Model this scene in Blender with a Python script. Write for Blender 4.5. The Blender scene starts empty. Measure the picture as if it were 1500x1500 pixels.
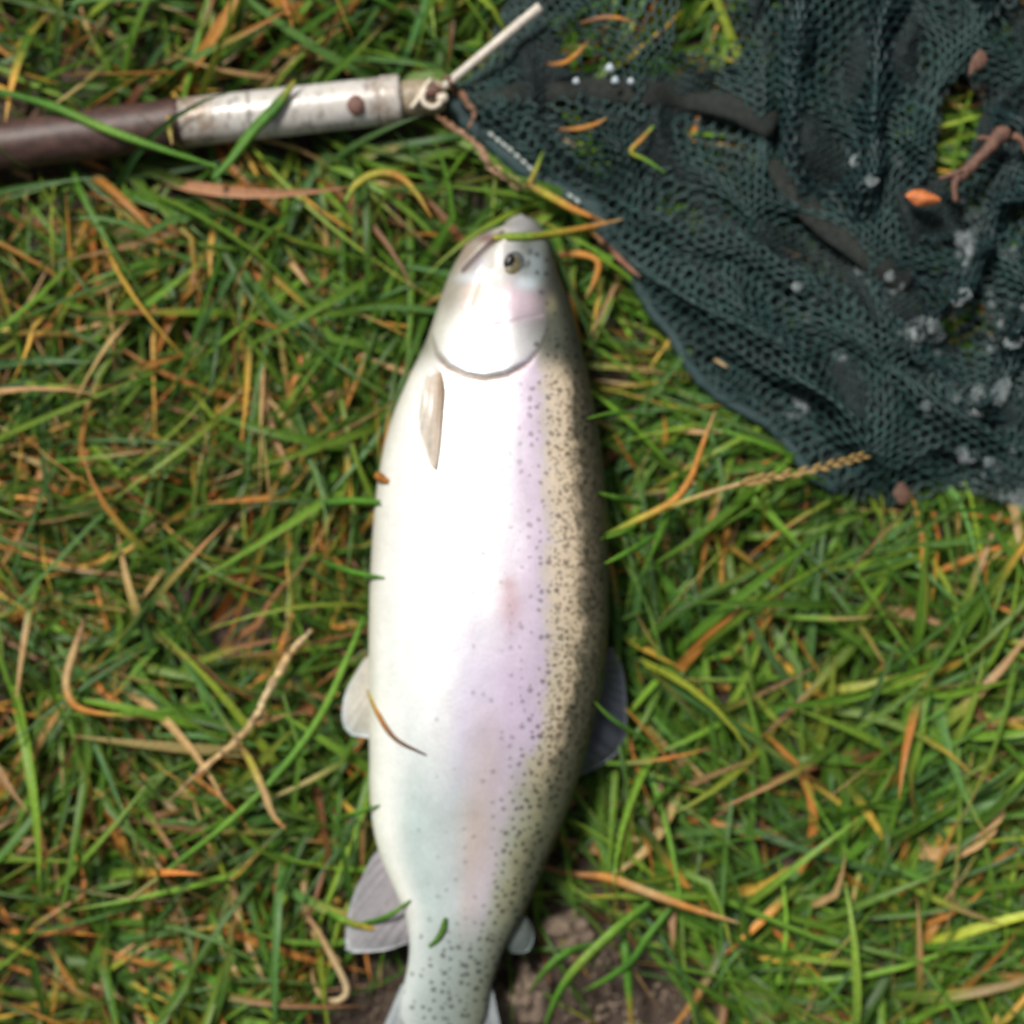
import bpy, math
import numpy as np
from math import radians

rng = np.random.default_rng(7)
SC = bpy.context.scene
COL = SC.collection

# ------------------------------------------------------------------ camera
H = 0.80                       # camera height above the soil (m)
HALF = 0.255                   # half of the ground width in view (m)
K = HALF / 750.0               # metres per photo pixel on the ground
cam_d = bpy.data.cameras.new('camera')
cam = bpy.data.objects.new('camera', cam_d)
COL.objects.link(cam)
cam.location = (0, 0, H)
cam.rotation_euler = (0, 0, 0)
cam_d.sensor_width = 36
cam_d.lens = 18.0 / (HALF / H)
cam_d.clip_start = 0.01
cam_d.clip_end = 100
cam_d.dof.use_dof = True
cam_d.dof.focus_distance = 0.68
cam_d.dof.aperture_fstop = 2.7
SC.camera = cam

# ------------------------------------------------------------------ light
SUN_DIR = np.array([-0.34, 0.42, 0.84]); SUN_DIR /= np.linalg.norm(SUN_DIR)
world = bpy.data.worlds.new('World'); SC.world = world
world.use_nodes = True
wn = world.node_tree.nodes; wl = world.node_tree.links
wn.clear()
w_out = wn.new('ShaderNodeOutputWorld'); w_bg = wn.new('ShaderNodeBackground')
w_sky = wn.new('ShaderNodeTexSky'); w_hsv = wn.new('ShaderNodeHueSaturation')
w_sky.sky_type = 'NISHITA'; w_sky.sun_disc = False
w_sky.sun_elevation = math.asin(SUN_DIR[2]); w_sky.sun_rotation = math.atan2(SUN_DIR[0], SUN_DIR[1])
w_sky.air_density = 1.0; w_sky.dust_density = 4.0; w_sky.ozone_density = 1.0
w_hsv.inputs['Saturation'].default_value = 0.30      # grey cloud cover
w_bg.inputs['Strength'].default_value = 0.05
wl.new(w_sky.outputs[0], w_hsv.inputs['Color']); wl.new(w_hsv.outputs[0], w_bg.inputs['Color'])
wl.new(w_bg.outputs[0], w_out.inputs['Surface'])
sun_d = bpy.data.lights.new('sun', 'SUN'); sun = bpy.data.objects.new('sun', sun_d); COL.objects.link(sun)
sun_d.energy = 3.3; sun_d.angle = radians(12); sun_d.color = (1.0, 0.96, 0.89)
sun.rotation_euler = (math.acos(SUN_DIR[2]), 0, math.atan2(SUN_DIR[0], -SUN_DIR[1]))
sun.location = (-0.5, 0.6, 2.0)

SC.view_settings.view_transform = 'Standard'
SC.view_settings.look = 'None'
SC.view_settings.exposure = 0.38
SC.view_settings.gamma = 1.0
SC.view_settings.use_curve_mapping = False
SC.render.engine = 'CYCLES'
SC.cycles.use_denoising = True
SC.cycles.max_bounces = 6
SC.cycles.filter_width = 2.0

# ------------------------------------------------------------------ helpers
def at(px, py, z=0.0):
    """a photo pixel at a known height -> world point"""
    f = K * (H - z) / H
    return np.stack(np.broadcast_arrays((np.asarray(px, float) - 750) * f, (750 - np.asarray(py, float)) * f, np.asarray(z, float)), -1)

def to_px(X, Y, z=0.0):
    f = K * (H - z) / H
    return X / f + 750, 750 - Y / f

def smooth(a, b, x):
    t = np.clip((x - a) / (b - a), 0, 1)
    return t * t * (3 - 2 * t)

def _hash(ix, iy, seed):
    n = (ix * 374761393 + iy * 668265263 + seed * 1442695041).astype(np.int64)
    n = (n ^ (n >> 13)) * 1274126177
    n = n ^ (n >> 16)
    return (n & 0xffff) / 65535.0

def vnoise(x, y, seed=0):
    x = np.asarray(x, float); y = np.asarray(y, float)
    ix = np.floor(x).astype(np.int64); iy = np.floor(y).astype(np.int64)
    fx = x - ix; fy = y - iy
    fx = fx * fx * (3 - 2 * fx); fy = fy * fy * (3 - 2 * fy)
    a = _hash(ix, iy, seed); b = _hash(ix + 1, iy, seed); c = _hash(ix, iy + 1, seed); d = _hash(ix + 1, iy + 1, seed)
    return (a * (1 - fx) + b * fx) * (1 - fy) + (c * (1 - fx) + d * fx) * fy

def fbm(x, y, seed=0, octs=4):
    s = 0; a = 0.5; t = 0
    for o in range(octs):
        s = s + a * vnoise(x * 2 ** o, y * 2 ** o, seed + o * 17); t += a; a *= 0.5
    return s / t

def in_poly(x, y, poly):
    x = np.asarray(x, float); y = np.asarray(y, float)
    r = np.zeros(x.shape, bool); n = len(poly); j = n - 1
    for i in range(n):
        xi, yi = poly[i]; xj, yj = poly[j]
        if yi != yj:
            c = ((yi > y) != (yj > y)) & (x < (xj - xi) * (y - yi) / (yj - yi) + xi)
            r ^= c
        j = i
    return r

def line_dist(x, y, pts):
    x = np.asarray(x, float); y = np.asarray(y, float)
    best = np.full(x.shape, 1e9)
    for (ax, ay), (bx, by) in zip(pts[:-1], pts[1:]):
        dx, dy = bx - ax, by - ay
        t = np.clip(((x - ax) * dx + (y - ay) * dy) / (dx * dx + dy * dy), 0, 1)
        best = np.minimum(best, np.hypot(x - ax - t * dx, y - ay - t * dy))
    return best

def spline(pts, n):
    """Catmull-Rom through pts (any dimension), n samples"""
    p = np.asarray(pts, float)
    p = np.vstack([2 * p[0] - p[1], p, 2 * p[-1] - p[-2]])
    seg = len(p) - 3
    t = np.linspace(0, seg, n); i = np.minimum(t.astype(int), seg - 1); f = (t - i)[:, None]
    a, b, c, d = p[i], p[i + 1], p[i + 2], p[i + 3]
    return 0.5 * (2 * b + (c - a) * f + (2 * a - 5 * b + 4 * c - d) * f ** 2 + (3 * b - a - 3 * c + d) * f ** 3)

def mesh_np(name, V, quads=None, tris=None, col=None, fattr=None, shade=True):
    V = np.asarray(V, np.float32)
    quads = np.zeros((0, 4), np.int32) if quads is None else np.asarray(quads, np.int32)
    tris = np.zeros((0, 3), np.int32) if tris is None else np.asarray(tris, np.int32)
    me = bpy.data.meshes.new(name)
    nl = quads.size + tris.size; nf = len(quads) + len(tris)
    me.vertices.add(len(V)); me.vertices.foreach_set('co', V.ravel())
    me.loops.add(nl); me.polygons.add(nf)
    me.loops.foreach_set('vertex_index', np.concatenate([quads.ravel(), tris.ravel()]).astype(np.int32))
    st = np.concatenate([np.arange(len(quads)) * 4, quads.size + np.arange(len(tris)) * 3]).astype(np.int32)
    me.polygons.foreach_set('loop_start', st)
    me.polygons.foreach_set('use_smooth', np.full(nf, shade))
    me.update(calc_edges=True)
    if col is not None:
        c = np.ones((len(V), 4), np.float32); c[:, :3] = col
        at_ = me.color_attributes.new('Col', 'FLOAT_COLOR', 'POINT'); at_.data.foreach_set('color', c.ravel())
    for k, v in (fattr or {}).items():
        a = me.attributes.new(k, 'FLOAT', 'POINT'); a.data.foreach_set('value', np.asarray(v, np.float32))
    me.validate()
    return me

def obj(name, me, mat, parent=None, label=None, cat=None, group=None, kind=None):
    o = bpy.data.objects.new(name, me); COL.objects.link(o)
    if mat is not None and me is not None: me.materials.append(mat)
    if parent is not None: o.parent = parent
    if label: o['label'] = label
    if cat: o['category'] = cat
    if group: o['group'] = group
    if kind: o['kind'] = kind
    return o

def empty(name, loc, label, cat, group=None):
    o = obj(name, None, None, None, label, cat, group)
    o.location = loc; o.empty_display_size = 0.02
    bpy.context.view_layer.update()
    return o

def adopt(parent, *kids):
    """parent without moving (parents here are only translated)"""
    for k in kids:
        k.parent = parent
        k.location = k.location - parent.location

def grid_faces(nu, nv, wrap_v=False, off=0):
    i = np.arange(nu - 1)[:, None]; j = np.arange(nv if wrap_v else nv - 1)[None, :]
    j2 = (j + 1) % nv
    q = np.stack([i * nv + j, i * nv + j2, (i + 1) * nv + j2, (i + 1) * nv + j], -1)
    return q.reshape(-1, 4) + off

def tube(P, R, sides=12, squash=None, capped=True, wob=0.0, seed=0):
    """swept tube; returns V, quads, tris"""
    P = np.asarray(P, float); n = len(P); R = np.broadcast_to(np.asarray(R, float), (n,)).copy()
    T = np.gradient(P, axis=0); T /= np.linalg.norm(T, axis=1)[:, None] + 1e-12
    up = np.tile([0., 0., 1.], (n, 1)); bad = np.abs(T[:, 2]) > 0.95; up[bad] = [1, 0, 0]
    S = np.cross(T, up); S /= np.linalg.norm(S, axis=1)[:, None]; N = np.cross(S, T)
    a = np.linspace(0, 2 * np.pi, sides, endpoint=False)
    sq = 1.0 if squash is None else squash
    rr = R[:, None] * np.ones(sides)[None, :]
    if wob:
        r2 = np.random.default_rng(seed); rr = rr * (1 + wob * r2.normal(size=rr.shape))
    V = P[:, None, :] + rr[..., None] * (np.cos(a)[None, :, None] * S[:, None, :] + sq * np.sin(a)[None, :, None] * N[:, None, :])
    V = V.reshape(-1, 3); q = grid_faces(n, sides, True); t = np.zeros((0, 3), int)
    if capped:
        V = np.vstack([V, P[0], P[-1]]); k = n * sides; j = np.arange(sides); j2 = (j + 1) % sides
        t = np.vstack([np.stack([np.full(sides, k), j2, j], -1), np.stack([np.full(sides, k + 1), (n - 1) * sides + j, (n - 1) * sides + j2], -1)])
    return V, q, t

def merge(parts):
    Vs, Qs, Ts, o = [], [], [], 0
    for V, q, t in parts:
        Vs.append(V); Qs.append(np.asarray(q).reshape(-1, 4) + o); Ts.append(np.asarray(t).reshape(-1, 3) + o); o += len(V)
    return np.vstack(Vs), np.vstack(Qs), np.vstack(Ts)

# ------------------------------------------------------------------ materials
def new_mat(name):
    m = bpy.data.materials.new(name); m.use_nodes = True
    nt = m.node_tree; nt.nodes.clear()
    out = nt.nodes.new('ShaderNodeOutputMaterial'); b = nt.nodes.new('ShaderNodeBsdfPrincipled')
    nt.links.new(b.outputs[0], out.inputs[0])
    return m, nt, b, out

def N(nt, typ, **kw):
    n = nt.nodes.new(typ)
    for k, v in kw.items():
        if k in n.inputs: n.inputs[k].default_value = v
        else: setattr(n, k, v)
    return n

def mixrgb(nt, fac, a, b, mode='MIX'):
    n = nt.nodes.new('ShaderNodeMix'); n.data_type = 'RGBA'; n.blend_type = mode
    for sock, v in ((n.inputs[0], fac), (n.inputs[6], a), (n.inputs[7], b)):
        if isinstance(v, (int, float)): sock.default_value = v
        elif isinstance(v, tuple): sock.default_value = (*v, 1)
        else: nt.links.new(v, sock)
    return n.outputs[2]

def ramp(nt, src, stops):
    r = nt.nodes.new('ShaderNodeValToRGB'); nt.links.new(src, r.inputs[0])
    e = r.color_ramp.elements
    while len(e) < len(stops): e.new(0.5)
    for el, (p, c) in zip(e, stops):
        el.position = p; el.color = (*c, 1) if isinstance(c, tuple) else (c, c, c, 1)
    return r.outputs[0]

def noise(nt, scale, detail=4, rough=0.6, coord=None):
    n = nt.nodes.new('ShaderNodeTexNoise'); n.inputs['Scale'].default_value = scale
    n.inputs['Detail'].default_value = detail; n.inputs['Roughness'].default_value = rough
    if coord is None:
        tc = nt.nodes.new('ShaderNodeTexCoord'); coord = tc.outputs['Object']
    nt.links.new(coord, n.inputs['Vector'])
    return n.outputs['Fac']

def bump(nt, b, h, strength, dist):
    n = nt.nodes.new('ShaderNodeBump'); n.inputs['Strength'].default_value = strength; n.inputs['Distance'].default_value = dist
    nt.links.new(h, n.inputs['Height']); nt.links.new(n.outputs[0], b.inputs['Normal'])

def mathn(nt, op, a, b=None):
    n = nt.nodes.new('ShaderNodeMath'); n.operation = op
    for s, v in ((n.inputs[0], a), (n.inputs[1], b)):
        if v is None: continue
        if isinstance(v, (int, float)): s.default_value = v
        else: nt.links.new(v, s)
    return n.outputs[0]

def attr(nt, name):
    a = nt.nodes.new('ShaderNodeAttribute'); a.attribute_name = name
    return a

def leaf_mat(name, trans=0.3, rough=0.42):
    m, nt, b, out = new_mat(name)
    c = attr(nt, 'Col').outputs['Color']
    f = noise(nt, 420, 3)
    c2 = mixrgb(nt, 1.0, c, ramp(nt, f, [(0.25, 0.72), (0.75, 1.22)]), 'MULTIPLY')
    nt.links.new(c2, b.inputs['Base Color']); b.inputs['Roughness'].default_value = rough; b.inputs['Specular IOR Level'].default_value = 0.22
    tr = nt.nodes.new('ShaderNodeBsdfTranslucent'); nt.links.new(c2, tr.inputs[0])
    mx = nt.nodes.new('ShaderNodeMixShader'); mx.inputs[0].default_value = trans
    nt.links.new(b.outputs[0], mx.inputs[1]); nt.links.new(tr.outputs[0], mx.inputs[2]); nt.links.new(mx.outputs[0], out.inputs[0])
    return m

M_GRASS = leaf_mat('grass_blades')
M_DRY = leaf_mat('dry_plant', 0.12, 0.6)

def m_soil():
    m, nt, b, out = new_mat('soil')
    f = noise(nt, 55, 8, 0.7); g = noise(nt, 260, 5, 0.7)
    c = mixrgb(nt, 0.5, ramp(nt, f, [(0.3, (0.020, 0.011, 0.007)), (0.55, (0.06, 0.038, 0.026)), (0.8, (0.12, 0.082, 0.058))]),
               ramp(nt, g, [(0.3, (0.02, 0.012, 0.008)), (0.7, (0.10, 0.072, 0.052))]))
    nt.links.new(c, b.inputs['Base Color']); b.inputs['Roughness'].default_value = 0.85
    bump(nt, b, mathn(nt, 'ADD', f, mathn(nt, 'MULTIPLY', g, 0.5)), 0.8, 0.004)
    return m
M_SOIL = m_soil()

def m_clod():
    m, nt, b, out = new_mat('dry_soil_clod')
    f = noise(nt, 120, 8, 0.75); g = noise(nt, 500, 4, 0.7)
    c = mixrgb(nt, 0.4, ramp(nt, f, [(0.3, (0.075, 0.048, 0.033)), (0.55, (0.32, 0.24, 0.175)), (0.8, (0.42, 0.33, 0.25))]),
               ramp(nt, g, [(0.35, (0.08, 0.05, 0.035)), (0.65, (0.25, 0.19, 0.14))]))
    nt.links.new(c, b.inputs['Base Color']); b.inputs['Roughness'].default_value = 0.9
    bump(nt, b, mathn(nt, 'ADD', f, mathn(nt, 'MULTIPLY', g, 0.4)), 0.9, 0.003)
    return m
M_CLOD = m_clod()

def m_fish():
    m, nt, b, out = new_mat('trout_skin')
    tc = nt.nodes.new('ShaderNodeTexCoord'); co = tc.outputs['Object']
    base = attr(nt, 'Col').outputs['Color']
    sp = attr(nt, 'spot').outputs['Fac']; dk = attr(nt, 'speck').outputs['Fac']
    # mottling
    f = noise(nt, 95, 5, 0.65, co)
    base = mixrgb(nt, 1.0, base, ramp(nt, f, [(0.3, 0.92), (0.7, 1.06)]), 'MULTIPLY')
    base = mixrgb(nt, 1.0, base, ramp(nt, noise(nt, 700, 2, .6, co), [(0.3, 0.93), (0.7, 1.05)]), 'MULTIPLY')
    # big dark spots
    wob = nt.nodes.new('ShaderNodeTexNoise'); wob.inputs['Scale'].default_value = 330
    nt.links.new(co, wob.inputs['Vector'])
    vm = nt.nodes.new('ShaderNodeVectorMath'); vm.operation = 'MULTIPLY_ADD'
    nt.links.new(wob.outputs['Color'], vm.inputs[0]); vm.inputs[1].default_value = (0.0022,) * 3; nt.links.new(co, vm.inputs[2])
    v = nt.nodes.new('ShaderNodeTexVoronoi'); v.voronoi_dimensions = '2D'; v.inputs['Scale'].default_value = 238; v.inputs['Randomness'].default_value = 0.85
    nt.links.new(vm.outputs[0], v.inputs['Vector'])
    sep = nt.nodes.new('ShaderNodeSeparateColor'); nt.links.new(v.outputs['Color'], sep.inputs[0])
    shown = mathn(nt, 'LESS_THAN', sep.outputs[0], sp)                       # this cell carries a spot
    rad = mathn(nt, 'ADD', 0.20, mathn(nt, 'MULTIPLY', sep.outputs[1], 0.20))
    d = mathn(nt, 'MULTIPLY', mathn(nt, 'MULTIPLY', mathn(nt, 'SUBTRACT', rad, v.outputs['Distance']), 6.0), shown)
    n1 = nt.nodes.new('ShaderNodeClamp'); nt.links.new(d, n1.inputs[0])
    spotc = mixrgb(nt, 1.0, base, (0.16, 0.15, 0.15), 'MULTIPLY')
    c = mixrgb(nt, mathn(nt, 'MULTIPLY', n1.outputs[0], attr(nt, 'ink').outputs['Fac']), base, spotc)
    # fine specks toward the back
    v2 = nt.nodes.new('ShaderNodeTexVoronoi'); v2.inputs['Scale'].default_value = 460; nt.links.new(vm.outputs[0], v2.inputs['Vector'])
    d2 = mathn(nt, 'MULTIPLY', mathn(nt, 'SUBTRACT', dk, v2.outputs['Distance']), 4.0)
    n2 = nt.nodes.new('ShaderNodeClamp'); nt.links.new(d2, n2.inputs[0])
    c = mixrgb(nt, mathn(nt, 'MULTIPLY', n2.outputs[0], 0.75), c, mixrgb(nt, 1.0, c, (0.30, 0.28, 0.24), 'MULTIPLY'))
    nt.links.new(c, b.inputs['Base Color'])
    nt.links.new(attr(nt, 'silver').outputs['Fac'], b.inputs['Metallic'])
    b.inputs['Roughness'].default_value = 0.42
    b.inputs['Specular IOR Level'].default_value = 0.45
    nt.links.new(mathn(nt, 'MULTIPLY', attr(nt, 'silver').outputs['Fac'], 1.0), b.inputs['Coat Weight']); b.inputs['Coat Roughness'].default_value = 0.22
    b.inputs['Subsurface Weight'].default_value = 0.0
    v3 = nt.nodes.new('ShaderNodeTexVoronoi'); v3.inputs['Scale'].default_value = 620; nt.links.new(co, v3.inputs['Vector'])
    bump(nt, b, mathn(nt, 'ADD', v3.outputs['Distance'], mathn(nt, 'MULTIPLY', f, 0.10)), 0.10, 0.0004)
    return m
M_FISH = m_fish()

def m_fin():
    m, nt, b, out = new_mat('fin_membrane')
    c = attr(nt, 'Col').outputs['Color']
    f = noise(nt, 300, 4)
    c2 = mixrgb(nt, 1.0, c, ramp(nt, f, [(0.3, 0.85), (0.7, 1.1)]), 'MULTIPLY')
    nt.links.new(c2, b.inputs['Base Color']); b.inputs['Roughness'].default_value = 0.35
    b.inputs['Coat Weight'].default_value = 0.3; b.inputs['Coat Roughness'].default_value = 0.2
    tr = nt.nodes.new('ShaderNodeBsdfTranslucent'); nt.links.new(c2, tr.inputs[0])
    mx = nt.nodes.new('ShaderNodeMixShader'); mx.inputs[0].default_value = 0.25
    nt.links.new(b.outputs[0], mx.inputs[1]); nt.links.new(tr.outputs[0], mx.inputs[2]); nt.links.new(mx.outputs[0], out.inputs[0])
    return m
M_FIN = m_fin()

def m_plain(name, c, rough=0.5, metal=0.0, nscale=200, lo=0.75, hi=1.2, coat=0.0, bstr=0.0, bdist=0.001, spec=0.5):
    m, nt, b, out = new_mat(name)
    f = noise(nt, nscale, 6, 0.65)
    nt.links.new(mixrgb(nt, 1.0, c, ramp(nt, f, [(0.3, lo), (0.7, hi)]), 'MULTIPLY'), b.inputs['Base Color'])
    b.inputs['Roughness'].default_value = rough; b.inputs['Metallic'].default_value = metal
    b.inputs['Coat Weight'].default_value = coat; b.inputs['Specular IOR Level'].default_value = spec
    if bstr: bump(nt, b, f, bstr, bdist)
    return m

M_PUPIL = m_plain('pupil_black', (0.005, 0.006, 0.008), 0.35, spec=.3)
M_IRIS = m_plain('iris_gold', (0.14, 0.12, 0.06), 0.4, nscale=700, lo=0.35, hi=1.5, coat=0.2)
M_SCLERA = m_plain('eye_rim', (0.08, 0.095, 0.10), 0.4, nscale=500, lo=0.6, hi=1.2, coat=0.6)
M_GRIP = m_plain('brown_grip', (0.060, 0.031, 0.025), 0.5, nscale=160, lo=0.5, hi=1.6, bstr=0.35, bdist=0.0012)
M_RIVET = m_plain('rusty_rivet', (0.13, 0.06, 0.045), 0.6, nscale=700, lo=0.5, hi=1.5, bstr=0.4)
M_BRASS = m_plain('dirty_ferrule', (0.36, 0.29, 0.20), 0.5, nscale=260, lo=0.35, hi=1.3, bstr=0.3)
M_ROD = m_plain('pale_rod', (0.62, 0.56, 0.48), 0.45, nscale=260, lo=0.6, hi=1.15)
M_WIRE = m_plain('pale_wire', (0.66, 0.58, 0.46), 0.4, nscale=400, lo=0.7, hi=1.15)
M_NET_SHADE = m_plain('net_cord_shade', (0.007, 0.018, 0.018), 0.7, nscale=90, lo=.6, hi=1.4)  # near-black copy of the net cord, painting the shade inside the holes
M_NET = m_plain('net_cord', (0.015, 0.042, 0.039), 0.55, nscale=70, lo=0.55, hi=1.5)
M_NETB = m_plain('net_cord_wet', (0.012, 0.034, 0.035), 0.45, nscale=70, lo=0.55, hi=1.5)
M_HEM = m_plain('hem_tape', (0.016, 0.042, 0.044), 0.7, nscale=420, lo=0.5, hi=1.5, bstr=0.4)
M_ARM = m_plain('arm_sleeve', (0.022, 0.026, 0.023), 0.9, spec=.2, nscale=330, lo=0.5, hi=1.4, bstr=0.4)
M_STITCH = m_plain('stitch_thread', (0.45, 0.50, 0.48), 0.7, nscale=900)
M_TWIG = m_plain('brown_twig', (0.13, 0.064, 0.042), 0.7, nscale=240, lo=0.45, hi=1.5, bstr=0.7, bdist=0.001)
M_BUD = m_plain('orange_leaf', (0.56, 0.17, 0.05), 0.55, nscale=300, lo=0.5, hi=1.25, bstr=.4)
M_FOAM = m_plain('white_bead', (0.46, 0.53, 0.58), 0.5, nscale=500, lo=0.6, hi=1.1)

def m_tube():
    m, nt, b, out = new_mat('worn_white_tube')
    tc = nt.nodes.new('ShaderNodeTexCoord'); co = tc.outputs['Object']
    f = noise(nt, 60, 6, 0.65, co); g = noise(nt, 350, 5, 0.7, co)
    dirt = attr(nt, 'dirt').outputs['Fac']
    k = mathn(nt, 'MULTIPLY', dirt, ramp(nt, mathn(nt, 'ADD', mathn(nt, 'MULTIPLY', f, 0.6), mathn(nt, 'MULTIPLY', g, 0.4)), [(0.38, 0.0), (0.62, 1.0)]))
    c = mixrgb(nt, k, (0.70, 0.68, 0.65), (0.22, 0.15, 0.09))
    c = mixrgb(nt, 1.0, c, ramp(nt, g, [(0.3, 0.88), (0.7, 1.06)]), 'MULTIPLY')
    c = mixrgb(nt, attr(nt, 'ring').outputs['Fac'], c, (0.10, 0.085, 0.075))
    nt.links.new(c, b.inputs['Base Color']); b.inputs['Roughness'].default_value = 0.34; b.inputs['Metallic'].default_value = 0.1
    bump(nt, b, g, 0.15, 0.0006)
    return m
M_TUBE = m_tube()

def m_slime_sheen():
    m, nt, b, out = new_mat('fish_slime_sheen')
    f = noise(nt, 300, 4)
    nt.links.new(ramp(nt, f, [(0.3, (0.14, 0.18, 0.18)), (0.7, (0.38, 0.43, 0.44))]), b.inputs['Base Color'])
    b.inputs['Roughness'].default_value = 0.4
    tr = nt.nodes.new('ShaderNodeBsdfTransparent')
    mx = nt.nodes.new('ShaderNodeMixShader'); nt.links.new(ramp(nt, noise(nt, 90, 3), [(0.30, 0.10), (0.7, 0.6)]), mx.inputs[0])
    nt.links.new(tr.outputs[0], mx.inputs[1]); nt.links.new(b.outputs[0], mx.inputs[2]); nt.links.new(mx.outputs[0], out.inputs[0])
    return m
M_SLIME_SHEEN = m_slime_sheen()

# ------------------------------------------------------------------ shapes measured from the photograph
FZ = 0.037                                    # height of the trout's mid line
_fy = [314, 318, 324, 332, 338, 343, 348, 360, 400, 450, 500, 550, 600, 650, 700, 750, 800, 850, 900, 950, 1000, 1050, 1100, 1150, 1200, 1250, 1300, 1340, 1383, 1420, 1445, 1480, 1505, 1530, 1545]
_fl = [762, 750, 741, 736, 719, 707, 697, 681, 658, 641, 625, 600, 578, 563, 554, 548, 545, 542, 541, 540, 540, 540, 541, 541, 544, 555, 577, 595, 601, 597, 590, 583, 592, 615, 640]
_fr = [766, 776, 787, 793, 796, 798, 800, 804, 819, 837, 850, 862, 872, 880, 886, 890, 892, 893, 892, 890, 884, 874, 860, 845, 826, 806, 785, 766, 741, 727, 719, 714, 708, 690, 665]
_fb = [.0008, .003, .0055, .008, .0095, .0105, .0115, .014, .019, .0225, .025, .027, .0283, .029, .0297, .030, .0302, .0302, .030, .0294, .0284, .027, .0248, .0224, .0198, .0174, .0150, .0130, .0110, .0095, .0084, .0060, .0040, .0020, .0008]

def _sm(a, yy, sig):
    k = np.arange(-30, 31); g = np.exp(-0.5 * (k / sig) ** 2); g /= g.sum()
    return np.convolve(np.pad(a, 30, mode='reflect', reflect_type='odd'), g, 'valid')

FY = np.arange(314, 1546, 1.0)
def _prof(v):
    a = np.interp(FY, _fy, v)
    s1 = _sm(a, FY, 2.0); s2 = _sm(a, FY, 14.0)
    w = smooth(350, 420, FY)
    return s1 * (1 - w) + s2 * w
FL, FR, FB = _prof(_fl), _prof(_fr), _prof(_fb)
FS = K * (H - FZ) / H
NSE = 2.25
def fish_at(Y):
    """section of the trout at world Y: centre x, half depth, half thickness"""
    py = 750 - np.asarray(Y) / FS
    l = np.interp(py, FY, FL); r = np.interp(py, FY, FR); b = np.interp(py, FY, FB)
    ok = (py > 314) & (py < 1545)
    return ((l + r) / 2 - 750) * FS, (r - l) / 2 * FS, b, ok
def fish_top(X, Y):
    xc, a, b, ok = fish_at(Y)
    q = np.abs((X - xc) / np.maximum(a, 1e-4))
    z = FZ + b * np.clip(1 - np.clip(q, 0, 1) ** NSE, 0, 1) ** (1 / NSE)
    return np.where(ok & (q < 1), z, -1.0)
def in_fish(X, Y, Z, pad=0.0015):
    xc, a, b, ok = fish_at(Y)
    return ok & ((np.abs((X - xc) / (a + pad))) ** 2 + (np.abs((Z - FZ) / (b + pad))) ** 2 < 1)

# handle axis (pixels) and radius
HZ = 0.019
HP = [(-420, 263), (0, 214), (275, 179), (583, 146), (655, 139)]
HW = [(-420, 34), (0, 34.5), (270, 35.5), (275, 35.5), (583, 34.5), (655, 25)]
def handle_top(X, Y):
    px, py = to_px(X, Y, HZ)
    cy = np.interp(px, [p[0] for p in HP], [p[1] for p in HP]); r = np.interp(px, [p[0] for p in HW], [p[1] for p in HW])
    d = (py - cy) / r
    z = HZ + r * K * np.sqrt(np.clip(1 - d * d, 0, 1))
    return np.where((np.abs(d) < 1) & (px < 657), z, -1.0)

NET_POLY = [(760, -330), (752, -30), (742, 0), (722, 45), (716, 85), (690, 108), (664, 122), (655, 150), (676, 178), (715, 215), (760, 250), (812, 285), (862, 314),
            (890, 368), (930, 430), (975, 492), (1010, 548), (1042, 580), (1100, 610), (1150, 650), (1180, 690), (1230, 725), (1290, 742), (1345, 735), (1400, 714),
            (1450, 735), (1500, 752), (1600, 770), (1780, 700), (1900, 400), (1880, -330)]
def net_low(px, py):
    """height of the lowest layer of the net"""
    e = np.minimum(line_dist(px, py, NET_POLY + NET_POLY[:1]), 120)
    h = 0.010 + 0.012 * smooth(0, 110, e) + 0.010 * (fbm(px / 170, py / 170, 31, 2) - 0.4) * smooth(0, 80, e)
    return np.maximum(h, 0.008)
def net_top(X, Y):
    px, py = to_px(X, Y, 0.025)
    return np.where(in_poly(px, py, NET_POLY), net_low(px, py) + 0.010, -1.0)

BARE = [(560, 1405), (720, 1395), (760, 1335), (850, 1318), (905, 1345), (955, 1350), (978, 1400), (1005, 1440), (1015, 1500), (1040, 1660), (400, 1660), (430, 1500), (495, 1445)]

def canopy(px, py):
    return 0.031 + 0.008 * (fbm(px / 120, py / 120, 3, 2) - 0.5)

def top_z(X, Y):
    px, py = to_px(X, Y, 0.03)
    z = canopy(px, py) * np.where(in_poly(px, py, BARE), 0.35, 1.0)
    nt_ = net_top(X, Y)
    z = np.where(nt_ > 0, nt_, z)
    return np.maximum(np.maximum(z, fish_top(X, Y)), handle_top(X, Y))

# ------------------------------------------------------------------ ground
def ground():
    n = 261
    t = np.linspace(-1, 1, n); s = np.sign(t) * (0.55 * np.abs(t) + 5.5 * np.abs(t) ** 9)
    X, Y = np.meshgrid(s, s, indexing='ij')
    px, py = to_px(X, Y)
    Z = 0.007 * (fbm(px / 60, py / 60, 5, 5) - 0.5) + 0.004 * (fbm(px / 14, py / 14, 9, 3) - 0.5) - 0.002
    me = mesh_np('ground', np.stack([X, Y, Z], -1).reshape(-1, 3), grid_faces(n, n))
    obj('ground', me, M_SOIL, kind='structure')
ground()

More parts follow.
